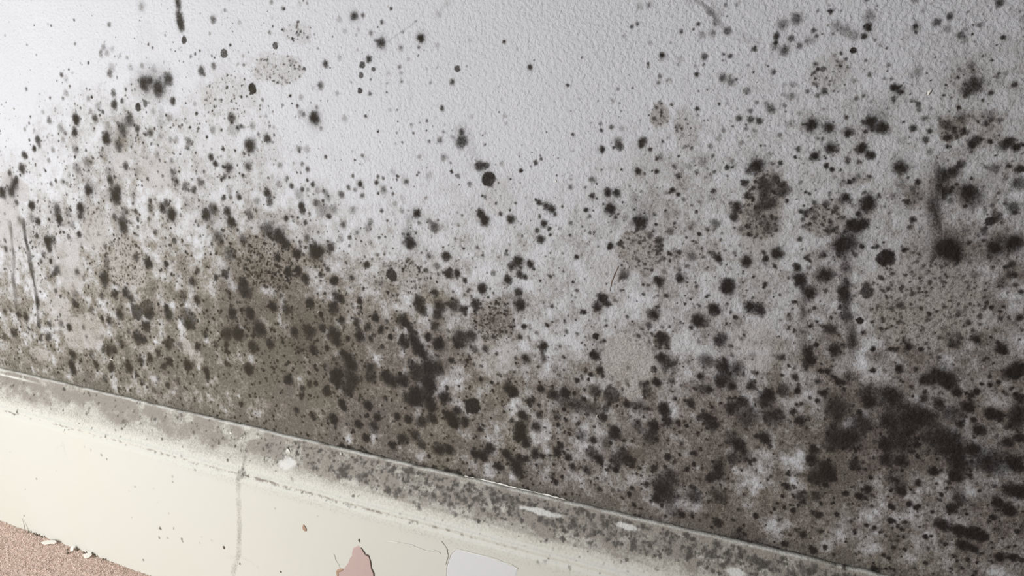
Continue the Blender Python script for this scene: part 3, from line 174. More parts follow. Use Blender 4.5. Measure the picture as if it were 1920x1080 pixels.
SKIRT_SPOTS=[
(-816.3,68,1.85,0.6),(-781.5,84.2,1.2,0.5),(-707.5,116.4,1.7,0.7),(-700.3,113.5,1.69,0.7),(-722.8,118.3,1.71,0.45),(-732.1,119.8,1.72,0.4),(-610.6,114.8,2.14,0.45),(-610.5,109.5,1.61,0.8),(-580.5,127.9,1.57,0.7),(-663.3,93.6,1.68,0.5),(-672.5,86.7,1.13,0.45),(-637.4,97.2,1.38,0.35),(-634,84.6,1.38,0.35),(-633.9,57.6,2.25,0.85),
(-615.6,62.2,1.67,0.7),(-636.7,47.6,1.7,0.7),(-624.9,50.1,1.69,0.45),(-606.1,53.8,1.67,0.85),(-604.9,51.9,1.67,0.85),(-582.5,56.1,1.37,0.6),(-620.2,76.1,1.66,0.4),(-662.7,17.4,1.76,0.5),(-672.7,59.1,0.86,0.7),(-487.6,112.7,1.49,0.6),(-441.2,116.6,1.21,0.4),(-846.2,19.5,1.94,0.6),(-566.3,62.9,2.16,0.3),(-579.1,62.8,1.09,0.4),
(-523.3,135.1,4.52,0.8),(-517.8,134.3,2.5,0.6),(-524.8,139.7,2,0.6),(-524.5,149.5,1.99,0.5),(-579.4,132.2,1.56,0.4),(-838.1,51.2,1.58,0.4),(-855.6,90.1,1.56,0.3),(-662.7,17.4,1.76,0.4),(-408.5,132.3,1.87,0.4),(-426.8,125.7,0.95,0.4),(-730.7,210.1,1.61,0.3),(-843.1,170.2,2.34,0.7),(-835.9,170.8,2.33,0.7),(-774,168.7,2.26,0.9),
(-771.6,168,2.26,0.8),(-733.7,168.2,2.76,0.6),(-736.7,169.3,2.21,0.7),(-760.9,159.2,2.25,0.6),(-662.6,171.7,2.65,0.7),(-666.9,172.5,2.65,0.6),(-730.1,156.3,3.33,0.6),(-731.7,151.6,2.79,0.55),(-678.5,153,4.32,0.6),(-675.1,151,3.78,0.5),(-608.5,169.8,3.08,0.6),(-572.9,171.2,2.01,0.6),(-592.3,153.4,1.55,0.7),(-604.4,148.6,1.05,0.7),
(-556.8,157.2,1.5,0.7),(-500.4,161.4,2.41,0.5),(-477.3,154.6,2.39,0.6),(-474.3,156.1,2.38,0.5),(-449.2,154.7,3.29,0.85),(-463.4,171.5,2.81,0.6),(-447.3,175.6,2.77,0.6),(-436.4,171.8,2.76,0.5),(-420.9,156.5,5.06,0.85),(-415.3,160.9,4.11,0.75),(-413,153.6,2.75,0.6),(-426.2,154.6,2.33,0.5),(-416.4,154.8,3.7,0.6),(-378.3,168.7,3.99,0.8),
(-374.8,166.3,3.1,0.7),(-357.2,169.7,4.37,0.7),(-348.3,168.9,3.91,0.5),(-396.8,159.4,4.07,0.5),(-402.2,156,3.64,0.45),(-389.3,151,2.71,0.5),(-373.9,151.8,4.47,0.88),(-364.7,153.7,3.13,0.7),(-366.3,150.2,4.03,0.75),(-359.9,150.4,2.68,0.5),(-349.1,148.5,2.22,0.75),(-344.2,146.5,2.65,0.75),(-343.3,144.6,2.21,0.7),(-308,167.8,2.11,0.9),
(-304.3,165.7,2.53,0.95),(-301.1,164.7,1.68,0.8),(-294.3,164.6,2.51,0.7),(-278.6,163.9,3.31,0.75),(-272,165.5,2.88,0.6),(-285.3,168.7,3.32,0.6),(-289.8,161.4,2.93,0.6),(-305.8,158.5,3.82,0.5),(-298.9,157.1,2.96,0.6),(-331.7,156,3.46,0.65),(-339,156.6,3.48,0.6),(-322.2,158.2,3.01,0.6),(-322.5,154.7,3.46,0.6),(-317.6,152.8,3.01,0.7),
(-291.3,146.4,2.55,0.92),(-294.9,147.2,2.13,0.6),(-311,146.7,2.59,0.75),(-313.3,147.8,2.16,0.6),(-316.5,149.6,1.73,0.4),(-301.8,147.6,2.14,0.5),(-316.9,153.9,2.59,0.5),(-332,154.7,3.92,0.55),(-343.9,153.2,3.94,0.5),(-353.7,153.2,3.52,0.4),(-237.4,157.6,3.63,0.75),(-231.5,156.6,3.22,0.6),(-243.2,158.6,3.24,0.6),(-222.9,154.4,1.61,0.8),
(-223.7,149.7,2.42,0.85),(-223.7,147.7,1.62,0.7),(-236.4,145.2,2.45,0.8),(-230.7,152.8,2.02,0.6),(-246.9,152,3.28,0.5),(-203.7,150.5,2.78,0.75),(-203.2,157.6,3.14,0.5),(-198.4,169.6,2.72,0.7),(-214.2,170.9,3.14,0.5),(-186.7,168.5,2.69,0.7),(-179.5,169.5,2.29,0.7),(-168.9,168.6,3.04,0.8),(-183.7,155.4,4.26,0.6),(-172.3,157.6,5.37,0.65),
(-176.2,146.3,2.73,0.75),(-139.1,170,3.33,0.8),(-133.7,168.4,2.21,0.8),(-135.7,157.6,3.72,0.8),(-149.4,158.5,3.01,0.7),(-118.8,168.9,3.28,0.7),(-111.8,166.2,2.18,0.7),(-154.2,154.2,2.66,0.5),(-155.7,145.3,2.3,0.6),(-105.5,161.2,2.17,0.7),(-99.4,172.8,2.14,0.6),(-154.2,168.1,2.25,0.5),(-191.4,156.6,3.51,0.5),(-216.1,153.7,3.2,0.5),
(-240.5,129.7,2.07,0.5),(-235.4,131.1,2.06,0.5),(-216.5,131.7,2.44,0.6),(-104.3,164.2,3.25,0.5),(-91.6,163.9,3.21,0.5),(-84.6,165.8,3.19,0.5),(-66,165.5,3.14,0.6),(-42,173.3,2.72,0.9),(-48,172.3,2.73,0.7),(-36.1,174.2,2.02,0.9),
]
GRIME=[
[57,59,60,61,62,61,61,61,62,62,63,66,68,67,65,65,62,60,66,75,69,65,67,74,75,75,75,75,75,75],
[54,55,56,57,58,59,59,61,62,63,64,69,72,72,68,70,67,62,66,76,71,66,67,75,75,75,75,75,75,75],
[50,51,52,53,54,55,55,56,59,62,65,72,77,79,73,73,72,66,66,74,73,69,72,77,75,75,75,75,75,75],
[45,46,47,48,50,50,50,52,55,59,63,72,79,84,79,76,70,62,63,71,74,75,78,83,80,77,75,75,75,75],
[40,41,42,43,44,45,46,47,50,55,61,71,79,80,72,72,66,55,55,61,69,79,83,81,83,83,80,76,75,75],
[35,36,37,38,39,40,40,42,46,50,56,67,77,76,61,58,55,46,46,51,57,65,72,75,78,80,82,83,79,75],
[31,31,32,33,33,34,35,36,41,45,49,58,67,62,49,45,43,35,35,40,46,53,57,67,70,73,77,79,82,84],
[26,27,27,28,28,29,31,33,38,41,42,48,56,47,35,33,32,29,32,34,37,42,52,52,57,62,67,70,74,78],
[22,22,23,23,24,24,27,30,36,40,35,37,42,33,25,23,23,23,32,32,35,39,49,44,44,45,49,54,60,66],
[15,16,16,17,17,18,22,26,33,38,29,25,28,20,15,16,19,17,25,30,32,36,47,41,42,42,43,43,44,45],
[9,9,10,10,10,11,16,23,30,36,27,22,22,13,9,11,13,11,19,26,27,32,44,36,36,37,38,39,40,41],
[4,4,4,4,4,4,9,19,27,34,26,19,17,8,5,6,5,4,12,17,18,26,34,33,33,33,33,34,34,34],
[2,2,2,2,2,2,5,11,16,21,18,15,14,7,4,4,3,1,6,11,14,19,26,28,28,28,28,28,28,28],
[1,1,1,1,1,1,1,3,5,8,9,11,12,7,4,2,1,0,2,7,11,13,20,22,22,21,21,20,20,19],
[0,0,0,0,0,0,0,1,2,5,6,8,8,5,2,1,0,0,1,5,9,10,16,18,18,18,18,18,18,18],
[0,0,0,0,0,0,0,0,1,3,5,5,4,3,1,0,0,0,1,5,9,10,16,18,18,18,18,18,18,18],
[0,0,0,0,0,0,0,0,1,3,4,5,4,3,1,0,0,0,1,5,9,10,16,18,18,18,18,18,18,18],
[0,0,0,0,0,0,0,0,0,3,4,5,4,3,1,0,0,0,1,5,9,10,17,18,18,18,18,18,18,18],
[0,0,0,0,0,0,0,0,0,3,4,5,4,3,1,0,0,0,1,5,9,10,17,18,18,18,18,18,18,18],
[0,0,0,0,0,0,0,0,0,2,4,5,4,3,1,0,0,0,1,5,9,10,18,18,18,18,18,18,18,18]]
PEEL=[(-0.4003,0.1014),(-0.403,0.0993),(-0.4058,0.0976),(-0.4071,0.093),(-0.4067,0.0913),(-0.4095,0.0877),(-0.4114,0.0829),(-0.4144,0.0787),(-0.4167,0.0757),(-0.4211,0.0749),(-0.423,0.072),(-0.4227,0.0668),(-0.4198,0.0589),(-0.4035,0.0578),(-0.387,0.0684),(-0.3856,0.0758),(-0.3859,0.0809),(-0.3878,0.0841),(-0.3886,0.0905),(-0.39,0.0948),(-0.3932,0.0949),(-0.3956,0.0984),(-0.3977,0.1002)]
BLUE=[(-0.309,0.1221),(-0.2969,0.1227),(-0.2789,0.1232),(-0.2604,0.1218),(-0.2561,0.1205),(-0.2578,0.1141),(-0.2613,0.1046),(-0.2882,0.0925),(-0.3114,0.0879),(-0.318,0.095),(-0.3168,0.1055),(-0.3133,0.1162)]
RIDGES=[[(-0.3737,0.1115),(-0.362,0.1136),(-0.3495,0.1146),(-0.3397,0.1136),(-0.3348,0.1131),(-0.3275,0.1159),(-0.3223,0.1151)],[(-0.3211,0.1255),(-0.3165,0.1197),(-0.3157,0.1147),(-0.3177,0.107)],[(-0.426,0.0871),(-0.4241,0.0818),(-0.4215,0.0777),(-0.42,0.0753)]]
DRIP=[(-0.5216,0.1626),(-0.5234,0.1501),(-0.5258,0.1374),(-0.5284,0.1294),(-0.5291,0.1094),(-0.5309,0.0837),(-0.534,0.0573),(-0.543,0.0366)]
LOOP=[[(-0.5495,0.05),(-0.5341,0.0557),(-0.5203,0.0548),(-0.5113,0.0506)],[(-0.7649,0.1177),(-0.7631,0.1096),(-0.7629,0.1056)],[(-0.7774,0.1084),(-0.7651,0.1165)]]
CHIPS=[(-0.5518,0.0599),(-0.5335,0.0486),(-0.4853,0.0542)]
RUST=(-0.4548,0.1027)
DARKCHIP=(-0.399,0.1059)
WFLAKES=[(-0.6996,0.2092,0.0056,1),(-0.6299,0.2192,0.0036,0),(-0.7086,0.2201,0.002,0),(-0.445,0.2841,0.0024,0),(-0.2044,0.239,0.0036,1),(-0.3685,0.5128,0.002,0),(-0.2381,0.3968,0.0024,0),(-0.022,0.4523,0.0036,0)]
SKFLAKES=[(-0.7626,0.1303,12),(-0.4774,0.1617,16),(-0.4249,0.1692,8),(-0.5449,0.1652,8),(-0.5319,0.1633,6)]
CRUMBS=[(-0.8375,-0.0187),(-0.8289,-0.0167),(-0.8236,-0.0178),(-0.8154,-0.0186),(-0.7673,-0.0251),(-0.7615,-0.0291),(-0.7592,-0.0184),(-0.7482,-0.0209),(-0.7313,-0.019),(-0.7188,-0.0193)]
SPLINTER=((-0.8494,0.0164),(-0.8402,0.0089))
FLOORFLAKES=[(-0.7961,-0.0246),(-0.7389,-0.023),(-0.7635,-0.0171)]
JOINT_SHADE_MOULD=[(-0.4272,0.1744),(-0.3951,0.173),(-0.3475,0.1716),(-0.3134,0.1728),(-0.3041,0.1714),(-0.2894,0.1716),(-0.2747,0.1711),(-0.2542,0.1719),(-0.2276,0.1706),(-0.1799,0.1719),(-0.1355,0.1723),(-0.0942,0.1742),(-0.0492,0.1723)]
TORNSTRIP=[(-0.311,0.1729),(-0.2972,0.1733),(-0.2827,0.1735),(-0.2676,0.1731),(-0.2406,0.1734),(-0.2268,0.1728)]

# ------------------------------------------------------------------ noise helpers
def lattice(seed, ix, iz):
    ix = ix.astype(np.uint32); iz = iz.astype(np.uint32)
    with np.errstate(over='ignore'):
        h = ix * np.uint32(374761393) + iz * np.uint32(668265263) + np.uint32((seed * 2246822519) & 0xffffffff)
        h = (h ^ (h >> np.uint32(13))) * np.uint32(1274126177)
        h = h ^ (h >> np.uint32(16))
    return (h & np.uint32(0xffffff)).astype(np.float32) / np.float32(0xffffff)
def vnoise(x, z, size, seed, stretch=1.0):
    """smooth value noise; x and z in metres, size = feature size in metres"""
    u = x / size + 1000.0
    v = z / (size * stretch) + 1000.0
    iu = np.floor(u); iv = np.floor(v)
    fu = (u - iu).astype(np.float32); fv = (v - iv).astype(np.float32)
    fu = fu * fu * (3 - 2 * fu); fv = fv * fv * (3 - 2 * fv)
    iu = iu.astype(np.int64); iv = iv.astype(np.int64)
    a = lattice(seed, iu, iv); b = lattice(seed, iu + 1, iv)
    c = lattice(seed, iu, iv + 1); d = lattice(seed, iu + 1, iv + 1)
    return (a * (1 - fu) + b * fu) * (1 - fv) + (c * (1 - fu) + d * fu) * fv
def fbm(x, z, size, seed, octaves=3, stretch=1.0):
    t = 0; amp = 1.0; s = 0
    for i in range(octaves):
        t = t + amp * vnoise(x, z, size / 2 ** i, seed + 17 * i, stretch)
        s += amp; amp *= 0.55
    return t / s
def sstep(a, b, x):
    t = np.clip((x - a) / (b - a), 0, 1)
    return t * t * (3 - 2 * t)
rng = np.random.default_rng(7)

# ------------------------------------------------------------------ sample grids
def axis_x(x0, x1, n):
    """columns closer together towards the near (right) end"""
    k = 1.7
    t = np.linspace(0, 1, n)
    s = (1 - np.exp(-k * t * 0.55)) / (1 - np.exp(-k * 0.55))
    return x0 + (x1 - x0) * s

class Field:
    """layers of stain painted over one surface, on a grid of (x, z) samples"""
    def __init__(self, xs, zs):
        self.xs, self.zs = xs, zs
        self.X, self.Z = np.meshgrid(xs, zs)
        self.layers = {}
    def new(self, name, v=0.0):
        self.layers[name] = np.full(self.X.shape, v, np.float32)
        return self.layers[name]
    def window(self, x0, x1, z0, z1):
        i0, i1 = np.searchsorted(self.xs, [x0, x1]); j0, j1 = np.searchsorted(self.zs, [z0, z1])
        if i1 - i0 < 1 or j1 - j0 < 1: return None
        return slice(j0, j1), slice(i0, i1)
    def cover(self, name, sl, a):
        L = self.layers[name]
        L[sl] = 1 - (1 - L[sl]) * (1 - np.clip(a, 0, 1))
    def spot(self, name, x, z, R, k, edge, seed, wob=0.20):
        ext = R * (3.0 if edge == 2 else 2.2)
        sl = self.window(x - ext, x + ext, z - ext, z + ext)
        if sl is None: return
        dx = self.X[sl] - x; dz = self.Z[sl] - z
        d = np.hypot(dx, dz) / R
        n = vnoise(self.X[sl], self.Z[sl], R * 0.55, seed) - 0.5
        n2 = vnoise(self.X[sl], self.Z[sl], max(R * 0.18, 0.0005), seed + 5) - 0.5
        d = d + wob * n * 1.6 + 0.22 * n2
        if edge == 1:
            a = k * sstep(1.14, 0.82, d)
        elif edge == 2:
            a = k * np.exp(-(np.maximum(d, 0) / 0.95) ** 2 * 1.1)
        else:
            a = k * (0.42 * sstep(0.95, 0.10, d) + 0.43 * sstep(1.20, 0.62, d) + 0.22 * np.exp(-(np.maximum(d, 0) / 1.25) ** 2 * 1.2))
            a = np.minimum(a, k)
        self.cover(name, sl, a)
    def line(self, name, P, hw, k, jitter=0.4, seed=3):
        for (x0, z0), (x1, z1) in zip(P[:-1], P[1:]):
            m = hw * 3
            sl = self.window(min(x0, x1) - m, max(x0, x1) + m, min(z0, z1) - m, max(z0, z1) + m)
            if sl is None: continue
            X, Z = self.X[sl], self.Z[sl]
            vx, vz = x1 - x0, z1 - z0
            t = np.clip(((X - x0) * vx + (Z - z0) * vz) / (vx * vx + vz * vz + 1e-12), 0, 1)
            d = np.hypot(X - x0 - t * vx, Z - z0 - t * vz) / hw
            d = d + jitter * (vnoise(X, Z, hw * 1.5, seed, 2.0) - 0.5) * 2
            L = self.layers[name]
            L[sl] = np.maximum(L[sl], k * sstep(1.4, 0.4, d) * (0.75 + 0.5 * (vnoise(X, Z, hw * 2, seed + 1) - 0.5)))
    def sample(self, x, z):
        fi = np.interp(x, self.xs, np.arange(len(self.xs))); fj = np.interp(z, self.zs, np.arange(len(self.zs)))
        i = np.minimum(fi.astype(int), len(self.xs) - 2); j = np.minimum(fj.astype(int), len(self.zs) - 2)
        u = fi - i; v = fj - j
        out = {}
        for k, L in self.layers.items():
            out[k] = ((L[j, i] * (1 - u) + L[j, i + 1] * u) * (1 - v) + (L[j + 1, i] * (1 - u) + L[j + 1, i + 1] * u) * v).astype(np.float32)
        return out

def grid_faces(nr, nc, off=0):
    idx = np.arange(nr * nc).reshape(nr, nc) + off
    return np.stack([idx[:-1, :-1], idx[:-1, 1:], idx[1:, 1:], idx[1:, :-1]], -1).reshape(-1, 4)
def make_mesh(name, V, F, mat, attrs=None, smooth=True, parent=None, loc=None):
    """V (n,3) world coordinates, F (m,4) or list of faces"""
    me = bpy.data.meshes.new(name)
    V = np.asarray(V, np.float32)
    if loc is not None: V = V - np.asarray(loc, np.float32)
    if isinstance(F, np.ndarray):
        k = F.shape[1]
        me.vertices.add(len(V)); me.vertices.foreach_set('co', V.ravel())
        me.loops.add(F.size); me.loops.foreach_set('vertex_index', F.ravel().astype(np.int32))
        me.polygons.add(len(F))
        me.polygons.foreach_set('loop_start', np.arange(0, F.size, k, dtype=np.int32))
        me.polygons.foreach_set('loop_total', np.full(len(F), k, np.int32))
    else:
        me.from_pydata(V.tolist(), [], [tuple(f) for f in F])
    me.update(calc_edges=True)
    me.validate()
    me.polygons.foreach_set('use_smooth', np.full(len(me.polygons), smooth, bool))
    if attrs:
        for k2, a in attrs.items():
            at = me.attributes.new(k2, 'FLOAT', 'POINT')
            at.data.foreach_set('value', np.asarray(a, np.float32).ravel())
    me.materials.append(mat)
    o = bpy.data.objects.new(name, me)
    COL.objects.link(o)
    if loc is not None: o.location = Vector([float(c) for c in loc])
    if parent: o.parent = parent
    return o
def tag(o, label=None, cat=None, group=None, kind=None):
    if label: o['label'] = label
    if cat: o['category'] = cat
    if group: o['group'] = group
    if kind: o['kind'] = kind
    return o

# ------------------------------------------------------------------ materials
class NT:
    def __init__(self, name):
        self.m = bpy.data.materials.new(name); self.m.use_nodes = True
        self.t = self.m.node_tree; self.bsdf = self.t.nodes['Principled BSDF']
    def n(self, kind, **kw):
        nd = self.t.nodes.new(kind)
        for k, v in kw.items(): setattr(nd, k, v)
        return nd
    def link(self, a, b): self.t.links.new(a, b)
    def setin(self, sock, v):
        if isinstance(v, bpy.types.NodeSocket): self.link(v, sock)
        elif isinstance(v, tuple): sock.default_value = (*v, 1.0) if len(v) == 3 and sock.type == 'RGBA' else v
        else: sock.default_value = v
    def attr(self, name): return self.n('ShaderNodeAttribute', attribute_name=name).outputs['Fac']
    def math(self, op, a, b=0.0, c=None, clamp=False):
        nd = self.n('ShaderNodeMath', operation=op, use_clamp=clamp)
        self.setin(nd.inputs[0], a); self.setin(nd.inputs[1], b)
        if c is not None: self.setin(nd.inputs[2], c)
        return nd.outputs[0]
    def mix(self, f, a, b):
        nd = self.n('ShaderNodeMix', data_type='RGBA')
        self.setin(nd.inputs[0], f); self.setin(nd.inputs[6], a); self.setin(nd.inputs[7], b)
        return nd.outputs[2]
    def step(self, v, lo, hi, o0=0.0, o1=1.0):
        nd = self.n('ShaderNodeMapRange', interpolation_type='SMOOTHSTEP')
        self.setin(nd.inputs['Value'], v)
        for k, x in (('From Min', lo), ('From Max', hi), ('To Min', o0), ('To Max', o1)): nd.inputs[k].default_value = x
        return nd.outputs[0]
    def pos(self, scale=(1, 1, 1)):
        g = self.n('ShaderNodeNewGeometry').outputs['Position']
        if scale == (1, 1, 1): return g
        nd = self.n('ShaderNodeVectorMath', operation='MULTIPLY')
        self.link(g, nd.inputs[0]); nd.inputs[1].default_value = scale
        return nd.outputs[0]
    def noise(self, scale, detail=3.0, rough=0.55, vec=None):
        nd = self.n('ShaderNodeTexNoise')
        nd.inputs['Scale'].default_value = scale; nd.inputs['Detail'].default_value = detail
        nd.inputs['Roughness'].default_value = rough
        self.link(vec or self.pos(), nd.inputs['Vector'])
        return nd.outputs[0]
    def bump(self, h, dist, strength=1.0, prev=None):
        nd = self.n('ShaderNodeBump')
        nd.inputs['Distance'].default_value = dist; nd.inputs['Strength'].default_value = strength
        self.setin(nd.inputs['Height'], h)
        if prev: self.link(prev, nd.inputs['Normal'])
        return nd.outputs[0]

def wall_material():
    N = NT('mouldy_painted_plaster')
    mould, grime, worn, tone = (N.attr(a) for a in ('mould', 'grime', 'worn', 'tone'))
    fine = N.noise(1500, 3.0, 0.65)
    grain = N.noise(650, 4.0, 0.6)
    blot = N.noise(230, 4.0, 0.6)
    # paint, then the brown film of grime with its grainy edges
    clean = N.mix(N.noise(14, 2.0), (0.705, 0.71, 0.735), (0.765, 0.77, 0.795))
    gcol = N.mix(tone, (0.315, 0.277, 0.212), (0.295, 0.254, 0.215))
    gf = N.math('MULTIPLY_ADD', N.math('SUBTRACT', blot, 0.5), 0.55, grime)
    gf = N.math('MULTIPLY_ADD', N.math('SUBTRACT', grain, 0.5), 0.45, gf)
    gf = N.math('MULTIPLY', N.math('MULTIPLY', N.step(gf, -0.02, 0.85), 0.88), N.step(grime, 0.0, 0.22))
    base = N.mix(gf, clean, gcol)
    wcol = N.mix(N.step(grain, 0.36, 0.62), (0.36, 0.32, 0.285), (0.57, 0.535, 0.50))
    base = N.mix(N.math('MULTIPLY', worn, 0.8), base, wcol)
    # peppering of tiny dark points wherever there is grime
    dark = N.mix(tone, (0.075, 0.064, 0.042), (0.060, 0.045, 0.038))
    mid = N.noise(380, 5.0, 0.75)
    g2 = N.math('MULTIPLY_ADD', worn, -0.35, grime)
    p1 = N.math('MULTIPLY_ADD', g2, 0.27, mid)
    p1 = N.math('MULTIPLY', N.step(p1, 0.58, 0.84), 0.62)
    p1 = N.math('MULTIPLY', p1, N.step(grime, 0.05, 0.45))
    base = N.mix(p1, base, dark)
    p2 = N.math('MULTIPLY_ADD', grime, 0.10, fine)
    p2 = N.math('MULTIPLY', N.step(p2, 0.62, 0.74), N.step(grime, 0.04, 0.5))
    base = N.mix(N.math('MULTIPLY', p2, 0.6), base, dark)
    p3 = N.math('MULTIPLY', N.step(N.noise(1000, 2.0, 0.6), 0.56, 0.68), worn)
    base = N.mix(N.math('MULTIPLY', p3, 0.5), base, dark)
    # the colonies
    mf = N.math('MULTIPLY_ADD', N.math('SUBTRACT', fine, 0.5), 0.45, mould)
    mf = N.math('MULTIPLY_ADD', N.math('SUBTRACT', grain, 0.5), 0.40, mf)
    mf = N.step(mf, -0.04, 1.02)
    mf = N.math('MULTIPLY', mf, N.step(mould, 0.0, 0.12))
    mcol = N.mix(tone, (0.036, 0.029, 0.019), (0.025, 0.0185, 0.016))
    pale = N.mix(tone, (0.128, 0.107, 0.076), (0.112, 0.088, 0.075))
    mcol = N.mix(N.step(mf, 0.25, 0.85), pale, mcol)
    col = N.mix(mf, base, mcol)
    N.link(col, N.bsdf.inputs['Base Color'])
    N.bsdf.inputs['Roughness'].default_value = 0.75
    N.bsdf.inputs['Specular IOR Level'].default_value = 0.25
    h = N.math('ADD', N.math('ADD', N.math('MULTIPLY', N.noise(430, 5.0, 0.62), 0.9), N.math('MULTIPLY', N.noise(260, 2.0, 0.5), 0.55)), N.math('MULTIPLY', mf, 0.05))
    b = N.bump(h, 0.0024, 1.0)
    N.link(b, N.bsdf.inputs['Normal'])
    return N.m
def skirt_material():
    N = NT('old_gloss_painted_wood')
    mould, grime, bare = (N.attr(a) for a in ('mould', 'grime', 'worn'))
    fine = N.noise(1500, 3.0, 0.65)
    grain = N.noise(600, 4.0, 0.6)
    cream = N.mix(N.noise(9, 3.0), (0.665, 0.65, 0.56), (0.665, 0.66, 0.61))
    gf = N.math('MULTIPLY_ADD', N.math('SUBTRACT', grain, 0.5), 1.1, grime)
    gf = N.math('MULTIPLY', N.step(gf, 0.12, 1.05), N.step(grime, 0.0, 0.2))
    base = N.mix(gf, cream, N.mix(N.noise(60, 2.0), (0.30, 0.27, 0.225), (0.29, 0.262, 0.235)))
    pep = N.math('MULTIPLY', N.step(fine, 0.56, 0.70), N.step(grime, 0.15, 0.7))
    base = N.mix(N.math('MULTIPLY', pep, 0.6), base, (0.10, 0.088, 0.075))
    base = N.mix(bare, base, (0.74, 0.73, 0.69))  # bare patches, plus the highlight painted along the top edge
    mf = N.math('MULTIPLY_ADD', N.math('SUBTRACT', fine, 0.5), 0.6, mould)
    mf = N.math('MULTIPLY_ADD', N.math('SUBTRACT', grain, 0.5), 0.6, mf)
    mf = N.math('MULTIPLY', N.step(mf, 0.0, 1.0), N.step(mould, 0.0, 0.14))
    col = N.mix(mf, base, (0.065, 0.056, 0.045))
    N.link(col, N.bsdf.inputs['Base Color'])
    N.bsdf.inputs['Roughness'].default_value = 0.5
    N.bsdf.inputs['Specular IOR Level'].default_value = 0.3
    up = N.attr('rough')
    h = N.math('MULTIPLY', N.noise(700, 3.0, 0.6), N.math('MULTIPLY_ADD', up, 1.0, 0.06))
    N.link(N.bump(h, 0.0009, 0.8), N.bsdf.inputs['Normal'])
    return N.m
def plain(name, color, rough=0.7, var=0.12, scale=300, bump=0.0):
    N = NT(name)
    c2 = tuple(c * (1 - var) for c in color)
    N.link(N.mix(N.noise(scale, 3.0), c2, color), N.bsdf.inputs['Base Color'])
    N.bsdf.inputs['Roughness'].default_value = rough
    if bump: N.link(N.bump(N.noise(scale * 2, 2.0), bump, 0.8), N.bsdf.inputs['Normal'])
    return N.m
M_WALL = wall_material()
M_SKIRT = skirt_material()
M_CARPET = plain('pink_wool_carpet', (0.84, 0.66, 0.56), 0.95, 0.35, 260)
M_PILE = plain('pink_wool_tufts', (0.95, 0.77, 0.67), 0.95, 0.16, 160)
M_FLAKE = plain('white_paint_flake', (0.86, 0.83, 0.75), 0.5, 0.06)
M_CRUMB = plain('dark_dirt', (0.17, 0.14, 0.10), 0.9, 0.4, 900)
M_SPLINTER = plain('weathered_splinter', (0.23, 0.20, 0.17), 0.8, 0.3, 500)
M_UNDER = plain('pink_undercoat', (0.56, 0.42, 0.38), 0.6, 0.10, 120)
M_PALE = plain('pale_undercoat', (0.72, 0.72, 0.72), 0.45, 0.03, 60)
M_RUST = plain('rusty_paint', (0.55, 0.36, 0.25), 0.7, 0.4, 800)
M_TORN = plain('torn_paint_edge', (0.14, 0.09, 0.065), 0.8, 0.4, 900)
M_RIDGE = plain('cream_paint_wrinkle', (0.70, 0.68, 0.60), 0.5, 0.05)

# ------------------------------------------------------------------ the wall
WX = axis_x(-1.06, 0.20, 1700)
WZ = np.linspace(0.160, 0.59, 1050)
wf = Field(WX, WZ)
for nm in ('mould', 'grime', 'worn', 'tone'): wf.new(nm)
X, Z = wf.X, wf.Z
GR = np.array(GRIME, np.float32) / 100.0
gi = np.clip((X + 1.10) / 0.05, 0, GR.shape[1] - 1.001); gj = np.clip((Z - 0.15) / 0.025, 0, GR.shape[0] - 1.001)
i = gi.astype(int); j = gj.astype(int); u = gi - i; v = gj - j
u = u * u * (3 - 2 * u); v = v * v * (3 - 2 * v)
g0 = (GR[j, i] * (1 - u) + GR[j, i + 1] * u) * (1 - v) + (GR[j + 1, i] * (1 - u) + GR[j + 1, i + 1] * u) * v
low = sstep(0.36, 0.22, Z)
blob = 0.55 * (fbm(X, Z, 0.022, 11, 4) - 0.5) + 0.75 * (fbm(X, Z, 0.009, 13, 3) - 0.5)
runs = fbm(X, Z, 0.007, 31, 3, 5.0) - 0.5
leftward = sstep(-0.25, -0.45, X)
g = g0 * (1.08 + 0.32 * low * leftward) * (1.0 + 1.8 * blob) + runs * 0.45 * low * g0 * 1.6
g = g + 0.9 * g0 * (fbm(X, Z, 0.006, 71, 3) - 0.5)
# darker contact line where the plaster meets the skirting
g = g + 0.45 * sstep(0.184, 0.172, Z) * (0.5 + fbm(X, Z, 0.03, 77, 2, 0.3)) * sstep(-0.95, -0.6, X)
wf.layers['grime'][:] = np.clip(g, 0, 1.15)
wf.layers['tone'][:] = np.clip(sstep(-0.7, 0.0, X) * 0.9 + (fbm(X, Z, 0.03, 91, 2) - 0.5) * 1.2, 0, 1)
for n_, (x, z, rx, rz, k) in enumerate(PATCHES):
    x, z, rx, rz = x / 1000, z / 1000, rx / 1000, rz / 1000
    sl = wf.window(x - rx * 1.6, x + rx * 1.6, z - rz * 1.6, z + rz * 1.6)
    if sl is None: continue
    d = np.hypot((X[sl] - x) / rx, (Z[sl] - z) / rz)
    d = d + 0.75 * (fbm(X[sl], Z[sl], min(rx, rz) * 0.8, 200 + n_, 4) - 0.5)
    wf.cover('worn', sl, k * sstep(1.10, 0.92, d))
